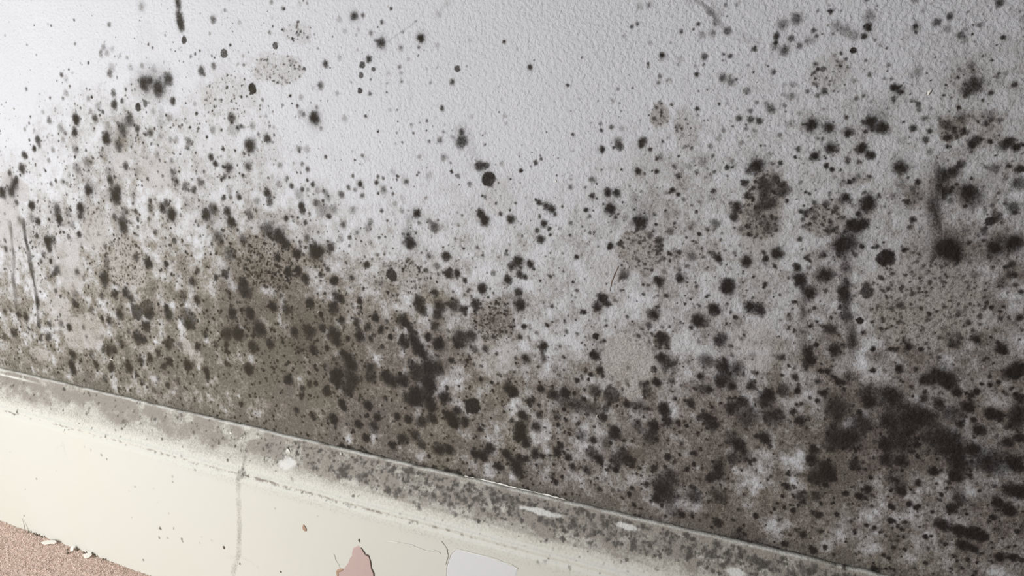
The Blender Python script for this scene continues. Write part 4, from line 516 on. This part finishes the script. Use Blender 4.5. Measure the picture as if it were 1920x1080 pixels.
for n_, (x, z, rx, rz, k) in enumerate(PEPPERED):
    x, z, rx, rz = x / 1000, z / 1000, rx / 1000, rz / 1000
    sl = wf.window(x - rx * 1.6, x + rx * 1.6, z - rz * 1.6, z + rz * 1.6)
    if sl is None: continue
    d = np.hypot((X[sl] - x) / rx, (Z[sl] - z) / rz) + 0.9 * (fbm(X[sl], Z[sl], min(rx, rz) * 0.8, 250 + n_, 4) - 0.5)
    wf.cover('grime', sl, k * 0.62 * sstep(1.15, 0.85, d))
    for m_ in range(int(rx * rz * 1e6 * 1.1 * k)):
        a_, q_ = rng.uniform(0, 6.283), math.sqrt(rng.random()) * 1.02
        wf.spot('mould', x + rx * q_ * math.cos(a_), z + rz * q_ * math.sin(a_), 0.0003 + 0.0012 * rng.random() ** 2, rng.uniform(.45, .95), 0, m_ % 83, 0.4)
worn = wf.layers['worn']
# thousands of small specks, denser where the grime is
NS = 52000
sx = rng.uniform(-1.05, 0.22, NS); sz = rng.uniform(0.172, 0.575, NS)
sd = wf.sample(sx, sz)
keep = rng.random(NS) < np.clip(sd['grime'] * 1.1, 0.012, 0.95) * (1 - 0.45 * sd['worn'])
sr = (0.0004 + 0.0017 * rng.random(NS) ** 2.6)
sk = rng.uniform(0.35, 0.95, NS)
for n_ in np.nonzero(keep)[0]:
    wf.spot('mould', float(sx[n_]), float(sz[n_]), float(sr[n_]), float(sk[n_]), 0, int(n_) % 97, 0.35)
for n_, (x, z, r, k, e) in enumerate(SPOTS):
    wf.spot('mould', x / 1000, z / 1000, r / 1000 * (1.14 + 0.22 * min(1.0, max(0.0, (-0.25 - x / 1000) / 0.35))), min(1.0, k * (1.12 if e != 1 else 1.0) * (0.76 if (r > 5.0 and x > -260 and z < 330) else 1.0)), int(e), 300 + n_)
for kind, hw, k, P in STAINS:
    P = [(a / 1000, b / 1000) for a, b in P]
    wf.line('mould', P, hw / 1000 * (1.0 if kind == 'crack' else 1.7), k, 0.15 if kind == 'crack' else 0.5)
wf.line('mould', JOINT_SHADE_MOULD, 0.0007, 0.95, 0.6, 8)  # dark joint line: contact shadow and black mould painted as one
# worn patches shed much of their mould
wf.layers['mould'] *= (1 - 0.25 * worn)
wf.layers['grime'] *= (1 - 0.35 * worn)

relief = (fbm(X, Z, 0.06, 5, 2) - 0.5) * 0.0012
Vw = np.stack([X.ravel(), -relief.ravel(), Z.ravel()], -1)
Fw = grid_faces(len(WZ), len(WX))
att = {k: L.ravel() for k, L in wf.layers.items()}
# the rest of the wall beyond the photographed stretch, and its thickness
def wall_box(x0, x1, z0, z1, y0, y1, base):
    c = [(x0, y0, z0), (x1, y0, z0), (x1, y0, z1), (x0, y0, z1), (x0, y1, z0), (x1, y1, z0), (x1, y1, z1), (x0, y1, z1)]
    f = [(0, 1, 2, 3), (5, 4, 7, 6), (4, 0, 3, 7), (1, 5, 6, 2), (3, 2, 6, 7), (4, 5, 1, 0)]
    return c, [tuple(i + base for i in q) for q in f]
bx, bf = [], []
for (x0, x1, z0, z1, y0) in ((-2.4, -1.059, 0, 2.4, 0.0), (0.199, 1.4, 0, 2.4, 0.0), (-1.059, 0.199, 0.589, 2.4, 0.0), (-1.059, 0.199, 0.0, 0.161, 0.0), (-2.4, 1.4, 0.0, 2.4, 0.004)):
    c, f = wall_box(x0, x1, z0, z1, y0, 0.10, len(Vw) + len(bx)); bx += c; bf += f
Vall = np.vstack([Vw, np.array(bx, np.float32)])
Fall = np.vstack([Fw, np.array(bf)])
for k in att: att[k] = np.concatenate([att[k], np.zeros(len(bx), np.float32)])
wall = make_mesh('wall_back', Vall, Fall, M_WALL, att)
tag(wall, kind='structure', label='white painted plaster wall spotted all over with black mould', cat='wall')

# ---- raised growths and marks that are pieces of the wall
def surf_y(x, z):
    return -((fbm(np.asarray(x, float), np.asarray(z, float), 0.06, 5, 2) - 0.5) * 0.0012)
def colony(x, z, R, seed, lift, name='mould_colony', label=None, sx=1.0, sz=1.0):
    nr, na = 9, 36
    th = np.linspace(0, 2 * np.pi, na, endpoint=False)
    prof = 1.0 + 0.14 * np.sin(th * 2 + seed) + 0.09 * np.sin(th * 3 + 1.7 * seed) + 0.06 * np.sin(th * 5 + 2.3 * seed) + 0.03 * np.sin(th * 9 + seed * 3.1)
    V = [(x, z, 1.0)]
    for r in range(1, nr + 1):
        t = r / nr
        for a in range(na):
            rr = R * t * prof[a] * 1.08
            V.append((x + rr * np.cos(th[a]) * sx, z + rr * np.sin(th[a]) * sz, 1 - t * t))
    V = np.array(V)
    y = surf_y(V[:, 0], V[:, 1]) - lift * V[:, 2] - 0.00003
    y[-na:] += 0.00006
    F = [(0, 1 + a, 1 + (a + 1) % na) for a in range(na)]
    for r in range(nr - 1):
        b = 1 + r * na
        for a in range(na):
            F.append((b + a, b + na + a, b + na + (a + 1) % na, b + (a + 1) % na))
    F = [tuple(reversed(f)) if False else f for f in F]
    A = wf.sample(V[:, 0], V[:, 1])
    W = np.stack([V[:, 0], y, V[:, 1]], -1)
    o = make_mesh(name, W, F, M_WALL, A, True, wall, (x, float(surf_y([x], [z])[0]), z))
    if label: o['label'] = label
    return o
inview = [(x / 1000, z / 1000, r / 1000, k, e, n_) for n_, (x, z, r, k, e) in enumerate(SPOTS) if e != 2 and k >= 0.78]
inview.sort(key=lambda s: -s[2] * s[3])
chosen = []
for s in inview:
    if all(math.hypot(s[0] - c[0], s[1] - c[1]) > 0.9 * (s[2] + c[2]) for c in chosen):
        chosen.append(s)
    if len(chosen) >= 100: break
for s in chosen:
    col_word = 'round crisp-edged blackish brown mould colony' if s[4] == 1 else 'soft-edged black mould colony'
    colony(s[0], s[1], s[2] * (1.14 + 0.22 * min(1.0, max(0.0, (-0.25 - s[0]) / 0.35))), s[5], 0.00030 + 0.02 * s[2], label=col_word)
def ribbon(P, hw, y_of, lift, name, mat, parent, label=None, field=None, wob=0.25, seed=1):
    """a thin strip following a polyline, thicker in the middle"""
    P = np.array(P, float)
    seg = np.hypot(*(P[1:] - P[:-1]).T); L = np.concatenate([[0], np.cumsum(seg)])
    n = max(8, int(L[-1] / max(hw, 0.0006)))
    t = np.linspace(0, L[-1], n)
    px = np.interp(t, L, P[:, 0]); pz = np.interp(t, L, P[:, 1])
    tx = np.gradient(px); tz = np.gradient(pz); q = np.hypot(tx, tz) + 1e-9; tx /= q; tz /= q
    width = hw * (1 + wob * (vnoise(t, t * 0, hw * 4, seed) - 0.5) * 2) * np.minimum(1, np.minimum(t + hw * .4, L[-1] - t + hw * .4) / (hw * 2))
    V = []; m = 5
    for k in range(m):
        s = -1 + 2 * k / (m - 1)
        x = px - tz * width * s; z = pz + tx * width * s
        y = y_of(x, z) - lift * (1 - s * s) + (0.00003 if abs(s) == 1 else 0)
        V.append(np.stack([x, y, z], -1))
    V = np.stack(V, 1).reshape(-1, 3)
    A = field.sample(V[:, 0], V[:, 2]) if field else None
    F = grid_faces(n, m)
    o = make_mesh(name, V, F, mat, A, True, parent, (float(px[n // 2]), float(V[(n // 2) * m + 2][1]), float(pz[n // 2])))
    if label: o['label'] = label
    return o
for n_, (kind, hw, k, P) in enumerate(STAINS):
    P = [(a / 1000, b / 1000) for a, b in P]
    if kind == 'drip':
        ribbon(P, hw / 1000 * 2.0, surf_y, 0.0001, 'drip_stain', M_WALL, wall, 'dark vertical drip stain', wf, seed=n_)
    elif kind == 'crack':
        ribbon(P, hw / 1000 * 1.3, surf_y, 0.00015, 'plaster_crack', M_TORN, wall, 'thin black hairline crack', None, 0.6, seed=n_)
    elif k >= 0.6:
        ribbon(P, hw / 1000 * 2.0, surf_y, 0.0001, 'mould_streak', M_WALL, wall, 'dark slanting streak of mould', wf, seed=n_)
ribbon(TORNSTRIP, 0.0006, lambda x, z: np.full(np.shape(x), -0.0012), 0.0003, 'torn_paint_strip', M_FLAKE, wall, 'thin white strip of torn paint along the bottom joint', None, 0.5, 33)
for n_, (x, z, rx, rz, k) in enumerate(PATCHES):
    if k >= 0.7:
        colony(x / 1000, z / 1000, 1.0 / 1000 * 0.8, n_, 0.00005, 'bare_patch', 'bare grey-beige patch where the paint has worn off', rx, rz)

def curl(name, x, y, z, h, wd, bend, mat, parent, rot=0.0, loc=None, out=0.6, flip=False):
    """a curled sliver of paint, one long edge still on the wall"""
    n, m = 9, 5
    V = []
    for a in range(n):
        t = a / (n - 1)
        hh = (t - 0.5) * h
        arc = math.sin(t * math.pi)
        for b in range(m):
            s = b / (m - 1)
            th = s * bend
            r = wd / max(bend, 0.2)
            dx = r * math.sin(th) - bend * 0.35 * wd * arc
            dy = -r * (1 - math.cos(th)) * (0.4 + 0.6 * arc) - 0.0001
            ww = (0.35 + 0.65 * arc)
            V.append((dx * ww, dy * ww * out / 0.6, hh + 0.12 * h * math.sin(3 * s)))
    V = np.array(V); c, s_ = math.cos(rot), math.sin(rot)
    if flip: V[:, 0] *= -1
    V = np.stack([V[:, 0] * c - V[:, 2] * s_, V[:, 1], V[:, 0] * s_ + V[:, 2] * c], -1) + np.array([x, y, z])
    F = grid_faces(n, m)
    o = make_mesh(name, V, F, mat, None, True, parent, (x, y, z))
    md = o.modifiers.new('thickness', 'SOLIDIFY'); md.thickness = 0.00018
    return o
for n_, (x, z, h, c) in enumerate(WFLAKES):
    o = curl('paint_flake', x, float(surf_y([x], [z])[0]), z, h, h * (0.55 if c else 0.45), 2.4 if c else 1.4, M_FLAKE, wall, (0.25, -0.1, -0.7, -0.3, 0.1, -0.9, 0.3, -0.5)[n_])
    o['label'] = 'curled white paint flake lifting off the wall'

# ------------------------------------------------------------------ the skirting board
PROF = [(0.000, .1730), (.0016, .1734), (.0028, .1733), (.0036, .1728), (.0040, .1720), (.0042, .1710), (.0044, .1700), (.0048, .1688),
        (.0056, .1666), (.0070, .1636), (.0090, .1592), (.0110, .1540), (.0126, .1490), (.0137, .1445), (.0143, .1415), (.0147, .1395),
        (.0154, .1382), (.0162, .1370), (.0166, .1357), (.0165, .1346), (.0163, .1338), (.0165, .1330), (.0171, .1320), (.0176, .1306),
        (.0180, .1280), (.0180, .0900), (.0180, .0400), (.0180, .0000)]
pp = np.array(PROF)
seg = np.hypot(*(pp[1:] - pp[:-1]).T); L = np.concatenate([[0], np.cumsum(seg)])
nst = np.concatenate([np.linspace(0, L[24], 120, endpoint=False), np.linspace(L[24], L[-1], 150)])
prD = np.interp(nst, L, pp[:, 0]); prZ = np.interp(nst, L, pp[:, 1])
SX = axis_x(-1.06, 0.20, 1350)
# stains are laid out by (x, z); z runs downwards over the face
SZ = np.linspace(0.0, 0.176, 420)
sf = Field(SX, SZ)
for nm in ('mould', 'grime', 'worn', 'rough'): sf.new(nm)
X, Z = sf.X, sf.Z
top = sstep(0.150, 0.162, Z); mid = sstep(0.137, 0.150, Z)
toR = sstep(-0.85, -0.30, X)
edge_n = (fbm(X, Z, 0.025, 401, 4) - 0.5) * 0.022
zone = sstep(0.149, 0.158, Z + edge_n + 0.006 * sstep(-0.45, -0.1, X))
left = sstep(-0.60, -0.72, X)
gs = zone * (0.30 + 0.12 * toR) + 0.34 * mid + 0.20 * sstep(0.1335, 0.1375, Z)
gs = gs + 1.15 * (zone + 0.25 * mid) * (fbm(X, Z, 0.012, 403, 4, 0.7) - 0.5)
gs = gs + 0.30 * np.exp(-((Z - 0.1655) / 0.0035) ** 2) * sstep(-0.55, -0.80, X)
# the quirk under the moulding holds brown dirt in places
qd = np.abs(Z - 0.1342 + (fbm(X, X * 0, 0.02, 412, 2) - 0.5) * 0.0012) / 0.0014
dirty = sstep(0.42, 0.62, fbm(X, Z * 0, 0.035, 405, 3)) * 0.5 + 0.45 * np.exp(-((X + 0.47) / 0.10) ** 2) + 0.10 + 0.3 * sstep(-0.78, -0.84, X)
gs = gs + 0.8 * np.exp(-qd ** 2) * dirty * 1.6 * sstep(0.35, 0.70, fbm(X, Z, 0.004, 413, 3)) * (1 - 0.7 * sstep(-0.33, -0.22, X)) + 0.24 * np.exp(-((Z - 0.128) / 0.006) ** 2) * sstep(-0.8, -0.5, X)
gs = gs + 0.22 * np.exp(-((Z - 0.1475) / 0.0012) ** 2) * sstep(-0.45, -0.35, X) * sstep(-0.1, -0.2, X)
gs = gs + 0.03 + 0.06 * (fbm(X, Z, 0.05, 407, 2) - 0.5) + 0.10 * sstep(0.012, 0.0, Z)
sf.layers['grime'][:] = np.clip(gs, 0, 1)
ledge_light = sstep(0.1715, 0.1726, Z)  # top edge catching the light, painted paler and cleaner
lb = (Z - 0.1726 + 0.0055)
band2 = np.exp(-((Z - 0.1678) / 0.0008) ** 2) * sstep(-0.80, -0.86, X)  # second pale line, far left only
sf.layers['grime'] *= (1 - 0.25 * ledge_light) * (1 - 0.8 * band2)
sf.layers['worn'][:] = np.clip(0.5 * ledge_light * sstep(0.35, 0.65, fbm(X, Z, 0.012, 409, 3) + 0.05) + band2 * sstep(0.3, 0.6, fbm(X, Z, 0.008, 415, 3)), 0, 1)  # layer holds the painted top-edge highlight and the second pale line
for cx, cz, rx, rz in ((-0.478, 0.152, 0.010, 0.0065), (-0.105, 0.1555, 0.008, 0.003), (-0.245, 0.163, 0.02, 0.0022), (-0.18, 0.1665, 0.010, 0.002)):
    d = np.hypot((X - cx) / rx, (Z - cz) / rz) + 1.1 * (fbm(X, Z, 0.005, 411, 4) - 0.5)
    sf.layers['worn'][:] = np.maximum(sf.layers['worn'], 0.9 * sstep(1.1, 0.6, d))
sf.layers['rough'][:] = np.clip(mid * 0.5 + zone * (0.3 + 0.5 * toR), 0, 1)
NS = 16000
sx = rng.uniform(-1.05, 0.2, NS); sz = rng.uniform(0.136, 0.1705, NS)
dens = sstep(0.147, 0.160, sz + (fbm(sx, sz, 0.02, 401, 3) - 0.5) * 0.016) * (0.04 + 0.93 * sstep(-0.62, -0.30, sx)) + 0.03
keep = rng.random(NS) < dens
for n_ in np.nonzero(keep)[0]:
    sf.spot('mould', float(sx[n_]), float(sz[n_]), float(0.0004 + 0.0016 * rng.random() ** 2), float(rng.uniform(.25, .85)), 0, int(n_) % 89, 0.4)
for n_, (x, z, r, k) in enumerate(SKIRT_SPOTS):
    sf.spot('mould', x / 1000, z / 1000, r / 1000 * 0.85, k, 0, 900 + n_, 0.5)
# dirty quirk crumbs
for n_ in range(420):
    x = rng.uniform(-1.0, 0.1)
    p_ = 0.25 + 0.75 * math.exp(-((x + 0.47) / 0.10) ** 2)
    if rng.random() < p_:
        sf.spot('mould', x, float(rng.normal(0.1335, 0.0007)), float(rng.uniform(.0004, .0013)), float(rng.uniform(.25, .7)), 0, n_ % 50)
sf.layers['mould'] *= (1 - 0.8 * sf.layers['worn'])
sf.line('grime', DRIP[:4], 0.0030, 0.75, 0.3)
sf.line('mould', DRIP[1:4], 0.0016, 0.40, 0.3)
sf.line('grime', DRIP[3:], 0.0036, 0.62, 0.2)
for P in LOOP: sf.line('grime', P, 0.0022, 0.30, 0.3)
def skirt_at(x, z):
    """depth of the board's face at height z"""
    order = np.argsort(prZ[8:]); return -np.interp(z, prZ[8:][order], prD[8:][order])
rows = len(nst)
Xs, Ds = np.meshgrid(SX, prD); _, Zs = np.meshgrid(SX, prZ)
uneven = (fbm(Xs, Zs, 0.05, 501, 2) - 0.5) * 0.0005 + (fbm(Xs, Zs, 0.012, 503, 2) - 0.5) * 0.00035 * sstep(0.134, 0.15, Zs)
topw = sstep(0.168, 0.172, Zs) * (fbm(Xs, Xs * 0, 0.010, 505, 3) - 0.5) * 0.0013
Vs = np.stack([Xs.ravel(), (-Ds - uneven * (Ds > 0.001)).ravel(), (Zs + topw).ravel()], -1)
As = sf.sample(Xs.ravel(), Zs.ravel())
Fs = grid_faces(rows, len(SX))[:, ::-1]
# returns beyond the photographed stretch, same profile, plus the hidden back
xb = [(-2.4, -1.0595), (0.1995, 1.4)]
extraV, extraF = [], []
for x0, x1 in xb:
    base = len(Vs) + len(extraV)
    for xx in (x0, x1):
        for d, z in PROF: extraV.append((xx, -d, z))
    n = len(PROF)
    for k in range(n - 1): extraF.append((base + k, base + k + 1, base + n + k + 1, base + n + k))
Vs2 = np.vstack([Vs, np.array(extraV, np.float32)])
Fs2 = np.vstack([Fs, np.array(extraF)])
for k in As: As[k] = np.concatenate([As[k], np.zeros(len(extraV), np.float32)])
skirt = make_mesh('baseboard_back', Vs2, Fs2, M_SKIRT, As)
tag(skirt, kind='structure', label='cream painted moulded baseboard with mould along its top', cat='baseboard')

def sheet(P, y, name, mat, label, rim=None):
    """a thin exposed layer with an irregular outline, lying on the board's flat face"""
    P = np.array(P, float)
    # densify and roughen the outline
    out = []
    for a in range(len(P)):
        p, q = P[a], P[(a + 1) % len(P)]
        n = max(1, int(np.hypot(*(q - p)) / 0.0008))
        for t in range(n):
            c = p + (q - p) * t / n
            nn = (vnoise(np.array([c[0]]), np.array([c[1]]), 0.0012, 61)[0] - 0.5) * 0.0008
            out.append((c[0] + nn, c[1] + nn * 0.6))
    P = np.array(out); n = len(P)
    c = P.mean(0)
    V = [(c[0], y, c[1])]; F = []
    for t, dy in ((0.5, 0), (0.96, 0), (1.0, 0.00025)):
        V += [(c[0] + (p[0] - c[0]) * t, y + dy, c[1] + (p[1] - c[1]) * t) for p in P]
    F += [(0, 1 + k, 1 + (k + 1) % n) for k in range(n)]
    for r in range(2):
        b = 1 + r * n
        F += [(b + k, b + n + k, b + n + (k + 1) % n, b + (k + 1) % n) for k in range(n)]
    o = make_mesh(name, np.array(V), F, mat, None, False, skirt, (float(c[0]), y, float(c[1])))
    o['label'] = label
    return o, P
YF = -0.01835
peel, PP = sheet(PEEL, YF, 'peeled_patch', M_UNDER, 'pink undercoat showing where the cream paint has peeled off')
blue, BP = sheet(BLUE, YF, 'peeled_patch', M_PALE, 'smooth pale blue-grey layer under missing cream paint')
yof = lambda x, z: np.full(np.shape(x), YF)
def sub_ribbon(P, hw, lift, name, mat, parent, label, seed=1):
    o = ribbon(P, hw, yof, lift, name, mat, parent, label, None, 0.7, seed)
    o.location = Vector(o.location) - Vector(parent.location) if parent is not skirt else o.location
    return o
sub_ribbon(PEEL[14:22], 0.00055, 0.0005, 'torn_edge', M_TORN, peel, 'dark brown torn paint edge', 2)
sub_ribbon(PEEL[-2:] + [PEEL[-3]], 0.0004, 0.0004, 'torn_edge', M_TORN, peel, 'dark brown torn paint edge', 3)
sub_ribbon([PEEL[8], PEEL[10], PEEL[11]], 0.0013, 0.0005, 'torn_edge', M_RUST, peel, 'red-brown torn paint edge', 4)
sub_ribbon(BLUE[8:12] + BLUE[:5], 0.00045, 0.0003, 'paint_lip', M_RIDGE, blue, 'cream lip of paint round the missing area', 5)
for n_, P in enumerate(RIDGES):
    ribbon(P, 0.0006, yof, 0.0004, 'paint_wrinkle', M_RIDGE, skirt, 'thin raised wrinkle in the cream paint', None, 0.5, 20 + n_)

def lump(name, x, y, z, r, mat, parent, seed, sq=(1, 0.7, 1)):
    """an angular grain with an uneven surface"""
    rs = np.random.default_rng(seed)
    V, F = [], []
    nu, nv = 8, 5
    V.append((0, 0, 1))
    for a in range(1, nv):
        ph = math.pi * a / nv
        for b in range(nu):
            th = 2 * math.pi * (b + 0.4 * rs.random()) / nu
            V.append((math.sin(ph) * math.cos(th), math.sin(ph) * math.sin(th), math.cos(ph)))
    V.append((0, 0, -1))
    V = np.array(V) * rs.uniform(0.65, 1.2, (len(V), 1)) * np.array(sq) * r
    for b in range(nu): F.append((0, 1 + b, 1 + (b + 1) % nu))
    for a in range(nv - 2):
        o_ = 1 + a * nu
        for b in range(nu): F.append((o_ + b, o_ + nu + b, o_ + nu + (b + 1) % nu, o_ + (b + 1) % nu))
    last = len(V) - 1; o_ = 1 + (nv - 2) * nu
    for b in range(nu): F.append((last, o_ + (b + 1) % nu, o_ + b))
    return make_mesh(name, V + np.array([x, y, z]), F, mat, None, True, parent, (x, y, z))
for n_, (x, z) in enumerate(CHIPS):
    o = lump('paint_chip', x, YF + 0.0002, z, (0.0020, 0.0012, 0.0013)[n_], M_CRUMB, skirt, 40 + n_, (0.9, 0.4, 0.8))
    o['label'] = 'small dark chip in the cream paint'
o = lump('paint_chip', DARKCHIP[0], YF + 0.0001, DARKCHIP[1], 0.0015, M_CRUMB, skirt, 51, (0.7, 0.4, 1.1)); o['label'] = 'small dark chip in the cream paint'
o = curl('paint_flake', RUST[0], YF, RUST[1], 0.0055, 0.003, 0.7, M_RUST, skirt, 0.45, flip=True); o['label'] = 'rust-brown edged paint flake lifting off the board'
for n_, (x, z, s) in enumerate(SKFLAKES):
    yy = float(skirt_at(x, z))
    o = curl('paint_flake', x, yy, z, s * 0.00035, s * 0.00022, 1.1, M_FLAKE, skirt, (-0.9, 0.4, -0.4, 1.0, -0.6)[n_], flip=True)
    o['label'] = 'white paint flake lifting off the moulding'

# ------------------------------------------------------------------ the carpet
nx, ny = 520, 150
fx = np.linspace(-1.25, -0.45, nx); fy = np.linspace(-0.20, -0.0, ny)
X, Y = np.meshgrid(fx, fy)
hgt = 0.0016 + 0.0016 * fbm(X, Y, 0.006, 601, 3) + 0.0008 * (fbm(X, Y, 0.0018, 603, 2) - 0.5)
hgt[0, :] = 0.002; hgt[:, 0] = 0.002; hgt[:, -1] = 0.002
Vf = np.stack([X.ravel(), Y.ravel(), hgt.ravel()], -1)
Ff = grid_faces(ny, nx)
ex, ef = [], []
for (x0, x1, y0, y1) in ((-2.4, -1.25, -1.8, 0.0), (-0.45, 1.4, -1.8, 0.0), (-1.25, -0.45, -1.8, -0.20), (-2.4, 1.4, -1.8, 0.1)):
    zt = 0.002 if (x0, x1) != (-2.4, 1.4) else -0.001
    b = len(Vf) + len(ex)
    ex += [(x0, y0, -0.02), (x1, y0, -0.02), (x1, y1, -0.02), (x0, y1, -0.02), (x0, y0, zt), (x1, y0, zt), (x1, y1, zt), (x0, y1, zt)]
    ef += [(b, b + 3, b + 2, b + 1), (b + 4, b + 5, b + 6, b + 7), (b, b + 1, b + 5, b + 4), (b + 1, b + 2, b + 6, b + 5), (b + 2, b + 3, b + 7, b + 6), (b + 3, b, b + 4, b + 7)]
floor = make_mesh('floor', np.vstack([Vf, np.array(ex)]), np.vstack([Ff, np.array(ef)]), M_CARPET)
tag(floor, kind='structure', label='pink-beige carpeted floor', cat='floor')
# short twisted tufts, far too many to count
NT_ = 42000
tx = rng.uniform(-1.12, -0.58, NT_); ty = -0.0186 - rng.random(NT_) ** 1.2 * 0.14
tang = rng.uniform(0, 6.283, NT_); tl = rng.uniform(0.0006, 0.0015, NT_); tw = rng.uniform(0.0003, 0.0006, NT_)
lean = np.stack([np.cos(tang), np.sin(tang)], -1) * rng.uniform(0.2, 1.4, NT_)[:, None] * tl[:, None]
lean[:, 1] = np.where(ty + lean[:, 1] > -0.0184, -np.abs(lean[:, 1]), lean[:, 1])
base = np.stack([tx, ty, 0.0012 + 0.0016 * fbm(tx, ty, 0.006, 601, 3)], -1)
V = []
for lv, (t, wv) in enumerate(((0, 0.9), (0.55, 1.2), (1.0, 0.5))):
    for a in range(3):
        th = tang + a * 2.094
        V.append(base + np.stack([lean[:, 0] * t * t + np.cos(th) * tw * wv, lean[:, 1] * t * t + np.sin(th) * tw * wv, tl * t], -1))
V = np.stack(V, 1)
o_ = np.arange(NT_)[:, None] * 9
q = []
for lv in range(2):
    for a in range(3):
        b = (a + 1) % 3
        q.append(np.concatenate([o_ + lv * 3 + a, o_ + lv * 3 + b, o_ + lv * 3 + 3 + b, o_ + lv * 3 + 3 + a], 1))
q = np.concatenate(q, 0)
cap = np.concatenate([o_ + 6, o_ + 7, o_ + 8, o_ + 8], 1)
pile = make_mesh('carpet_pile', V.reshape(-1, 3), q, M_PILE)
tag(pile, 'short pink-beige wool pile of the carpet along the baseboard', 'carpet', kind='stuff')

# ------------------------------------------------------------------ loose bits lying on the carpet
CRUMB_LABELS = [
    'dark dirt crumb nearest the wood splinter, on carpet against the baseboard',
    'upper left of three touching dark crumbs between splinter and long white flake',
    'lower right of three touching dark crumbs left of the long white flake',
    'dark dirt crumb just above left of the long pointed white flake',
    'upper of two stacked dark crumbs below left of the tiny upright flake',
    'lower of two stacked dark crumbs below left of the tiny upright flake',
    'dark dirt crumb right beside the tiny upright white flake',
    'dark dirt crumb just above left of the stubby white flake',
    'dark dirt crumb just right of the stubby white flake',
    'rightmost dark dirt crumb on the carpet at the foot of the baseboard']
for n_, (x, y) in enumerate(CRUMBS):
    o = lump('dirt_crumb', x, min(y, -0.0205), 0.0042, (0.0014, 0.0013, 0.0015, 0.0016, 0.0011, 0.0014, 0.0016, 0.0014, 0.0012, 0.0013)[n_], M_CRUMB, None, 70 + n_, (1, 0.8, 0.8))
    tag(o, CRUMB_LABELS[n_], 'crumb', 'dirt crumbs along the carpet edge')
def chip(name, x, y, z, outline, tilt, mat, th=0.0006):
    P = np.array(outline)
    n = len(P)
    ct, st = math.cos(tilt), math.sin(tilt)
    V = []
    for s in (0, 1):
        for px, py in P:
            V.append((x + px, y + py * ct, z + py * st + 0.10 * px + s * th + 6.0 * px * px))
    F = [tuple(range(n - 1, -1, -1)), tuple(range(n, 2 * n))] + [(k, (k + 1) % n, n + (k + 1) % n, n + k) for k in range(n)]
    return make_mesh(name, np.array(V), F, mat, None, False, None, (x, y, z))
(x, y) = FLOORFLAKES[0]
o = chip('paint_flake', x, y, 0.0045, [(-.0105, -.0035), (-.004, -.0042), (.003, -.0012), (.0085, -.0008), (.0095, .0012), (.004, .0030), (-.002, .0024), (-.007, .0004)], 0.35, M_FLAKE)
tag(o, 'long pointed white paint flake lying on the pink carpet, farthest left of the flakes', 'paint flake')
(x, y) = FLOORFLAKES[1]
o = chip('paint_flake', x, y, 0.0045, [(-.0065, -.001), (-.002, -.0036), (.003, -.0036), (.0052, -.0012), (.0046, .0018), (.002, .0022), (.001, .0040), (-.002, .0022)], 0.4, M_FLAKE)
tag(o, 'stubby angular white paint flake lying on the pink carpet by the baseboard', 'paint flake')
(x, y) = FLOORFLAKES[2]
o = chip('paint_flake', x, min(y, -0.023), 0.0045, [(-.0020, -.002), (.0022, -.0022), (.0026, .0004), (.0006, .0030), (-.0022, .0018)], 1.1, M_FLAKE)
tag(o, 'tiny upright white paint flake standing against the foot of the baseboard', 'paint flake')
(a, b) = SPLINTER
n = 10; V = []; F = []
for k in range(n):
    t = k / (n - 1)
    cx = a[0] + (b[0] - a[0]) * t + 0.0004 * math.sin(t * 5); cz = a[1] + (0.0032 - a[1]) * t
    cy = -0.0188 - 0.0030 * t; r = 0.00055 * (0.25 + 0.95 * t) * (1 if k < n - 1 else 0.6)
    for m in range(5): V.append((cx + r * math.cos(m * 1.2566), cy + r * 0.6 * math.sin(m * 1.2566), cz))
for k in range(n - 1):
    for m in range(5): F.append((k * 5 + m, k * 5 + (m + 1) % 5, (k + 1) * 5 + (m + 1) % 5, (k + 1) * 5 + m))
F += [tuple(range(4, -1, -1)), tuple(range((n - 1) * 5, n * 5))]
o = make_mesh('wood_splinter', np.array(V), F, M_SPLINTER, None, True, None, V[-1])
tag(o, 'thin dark wood splinter standing on the carpet and leaning on the baseboard', 'splinter')
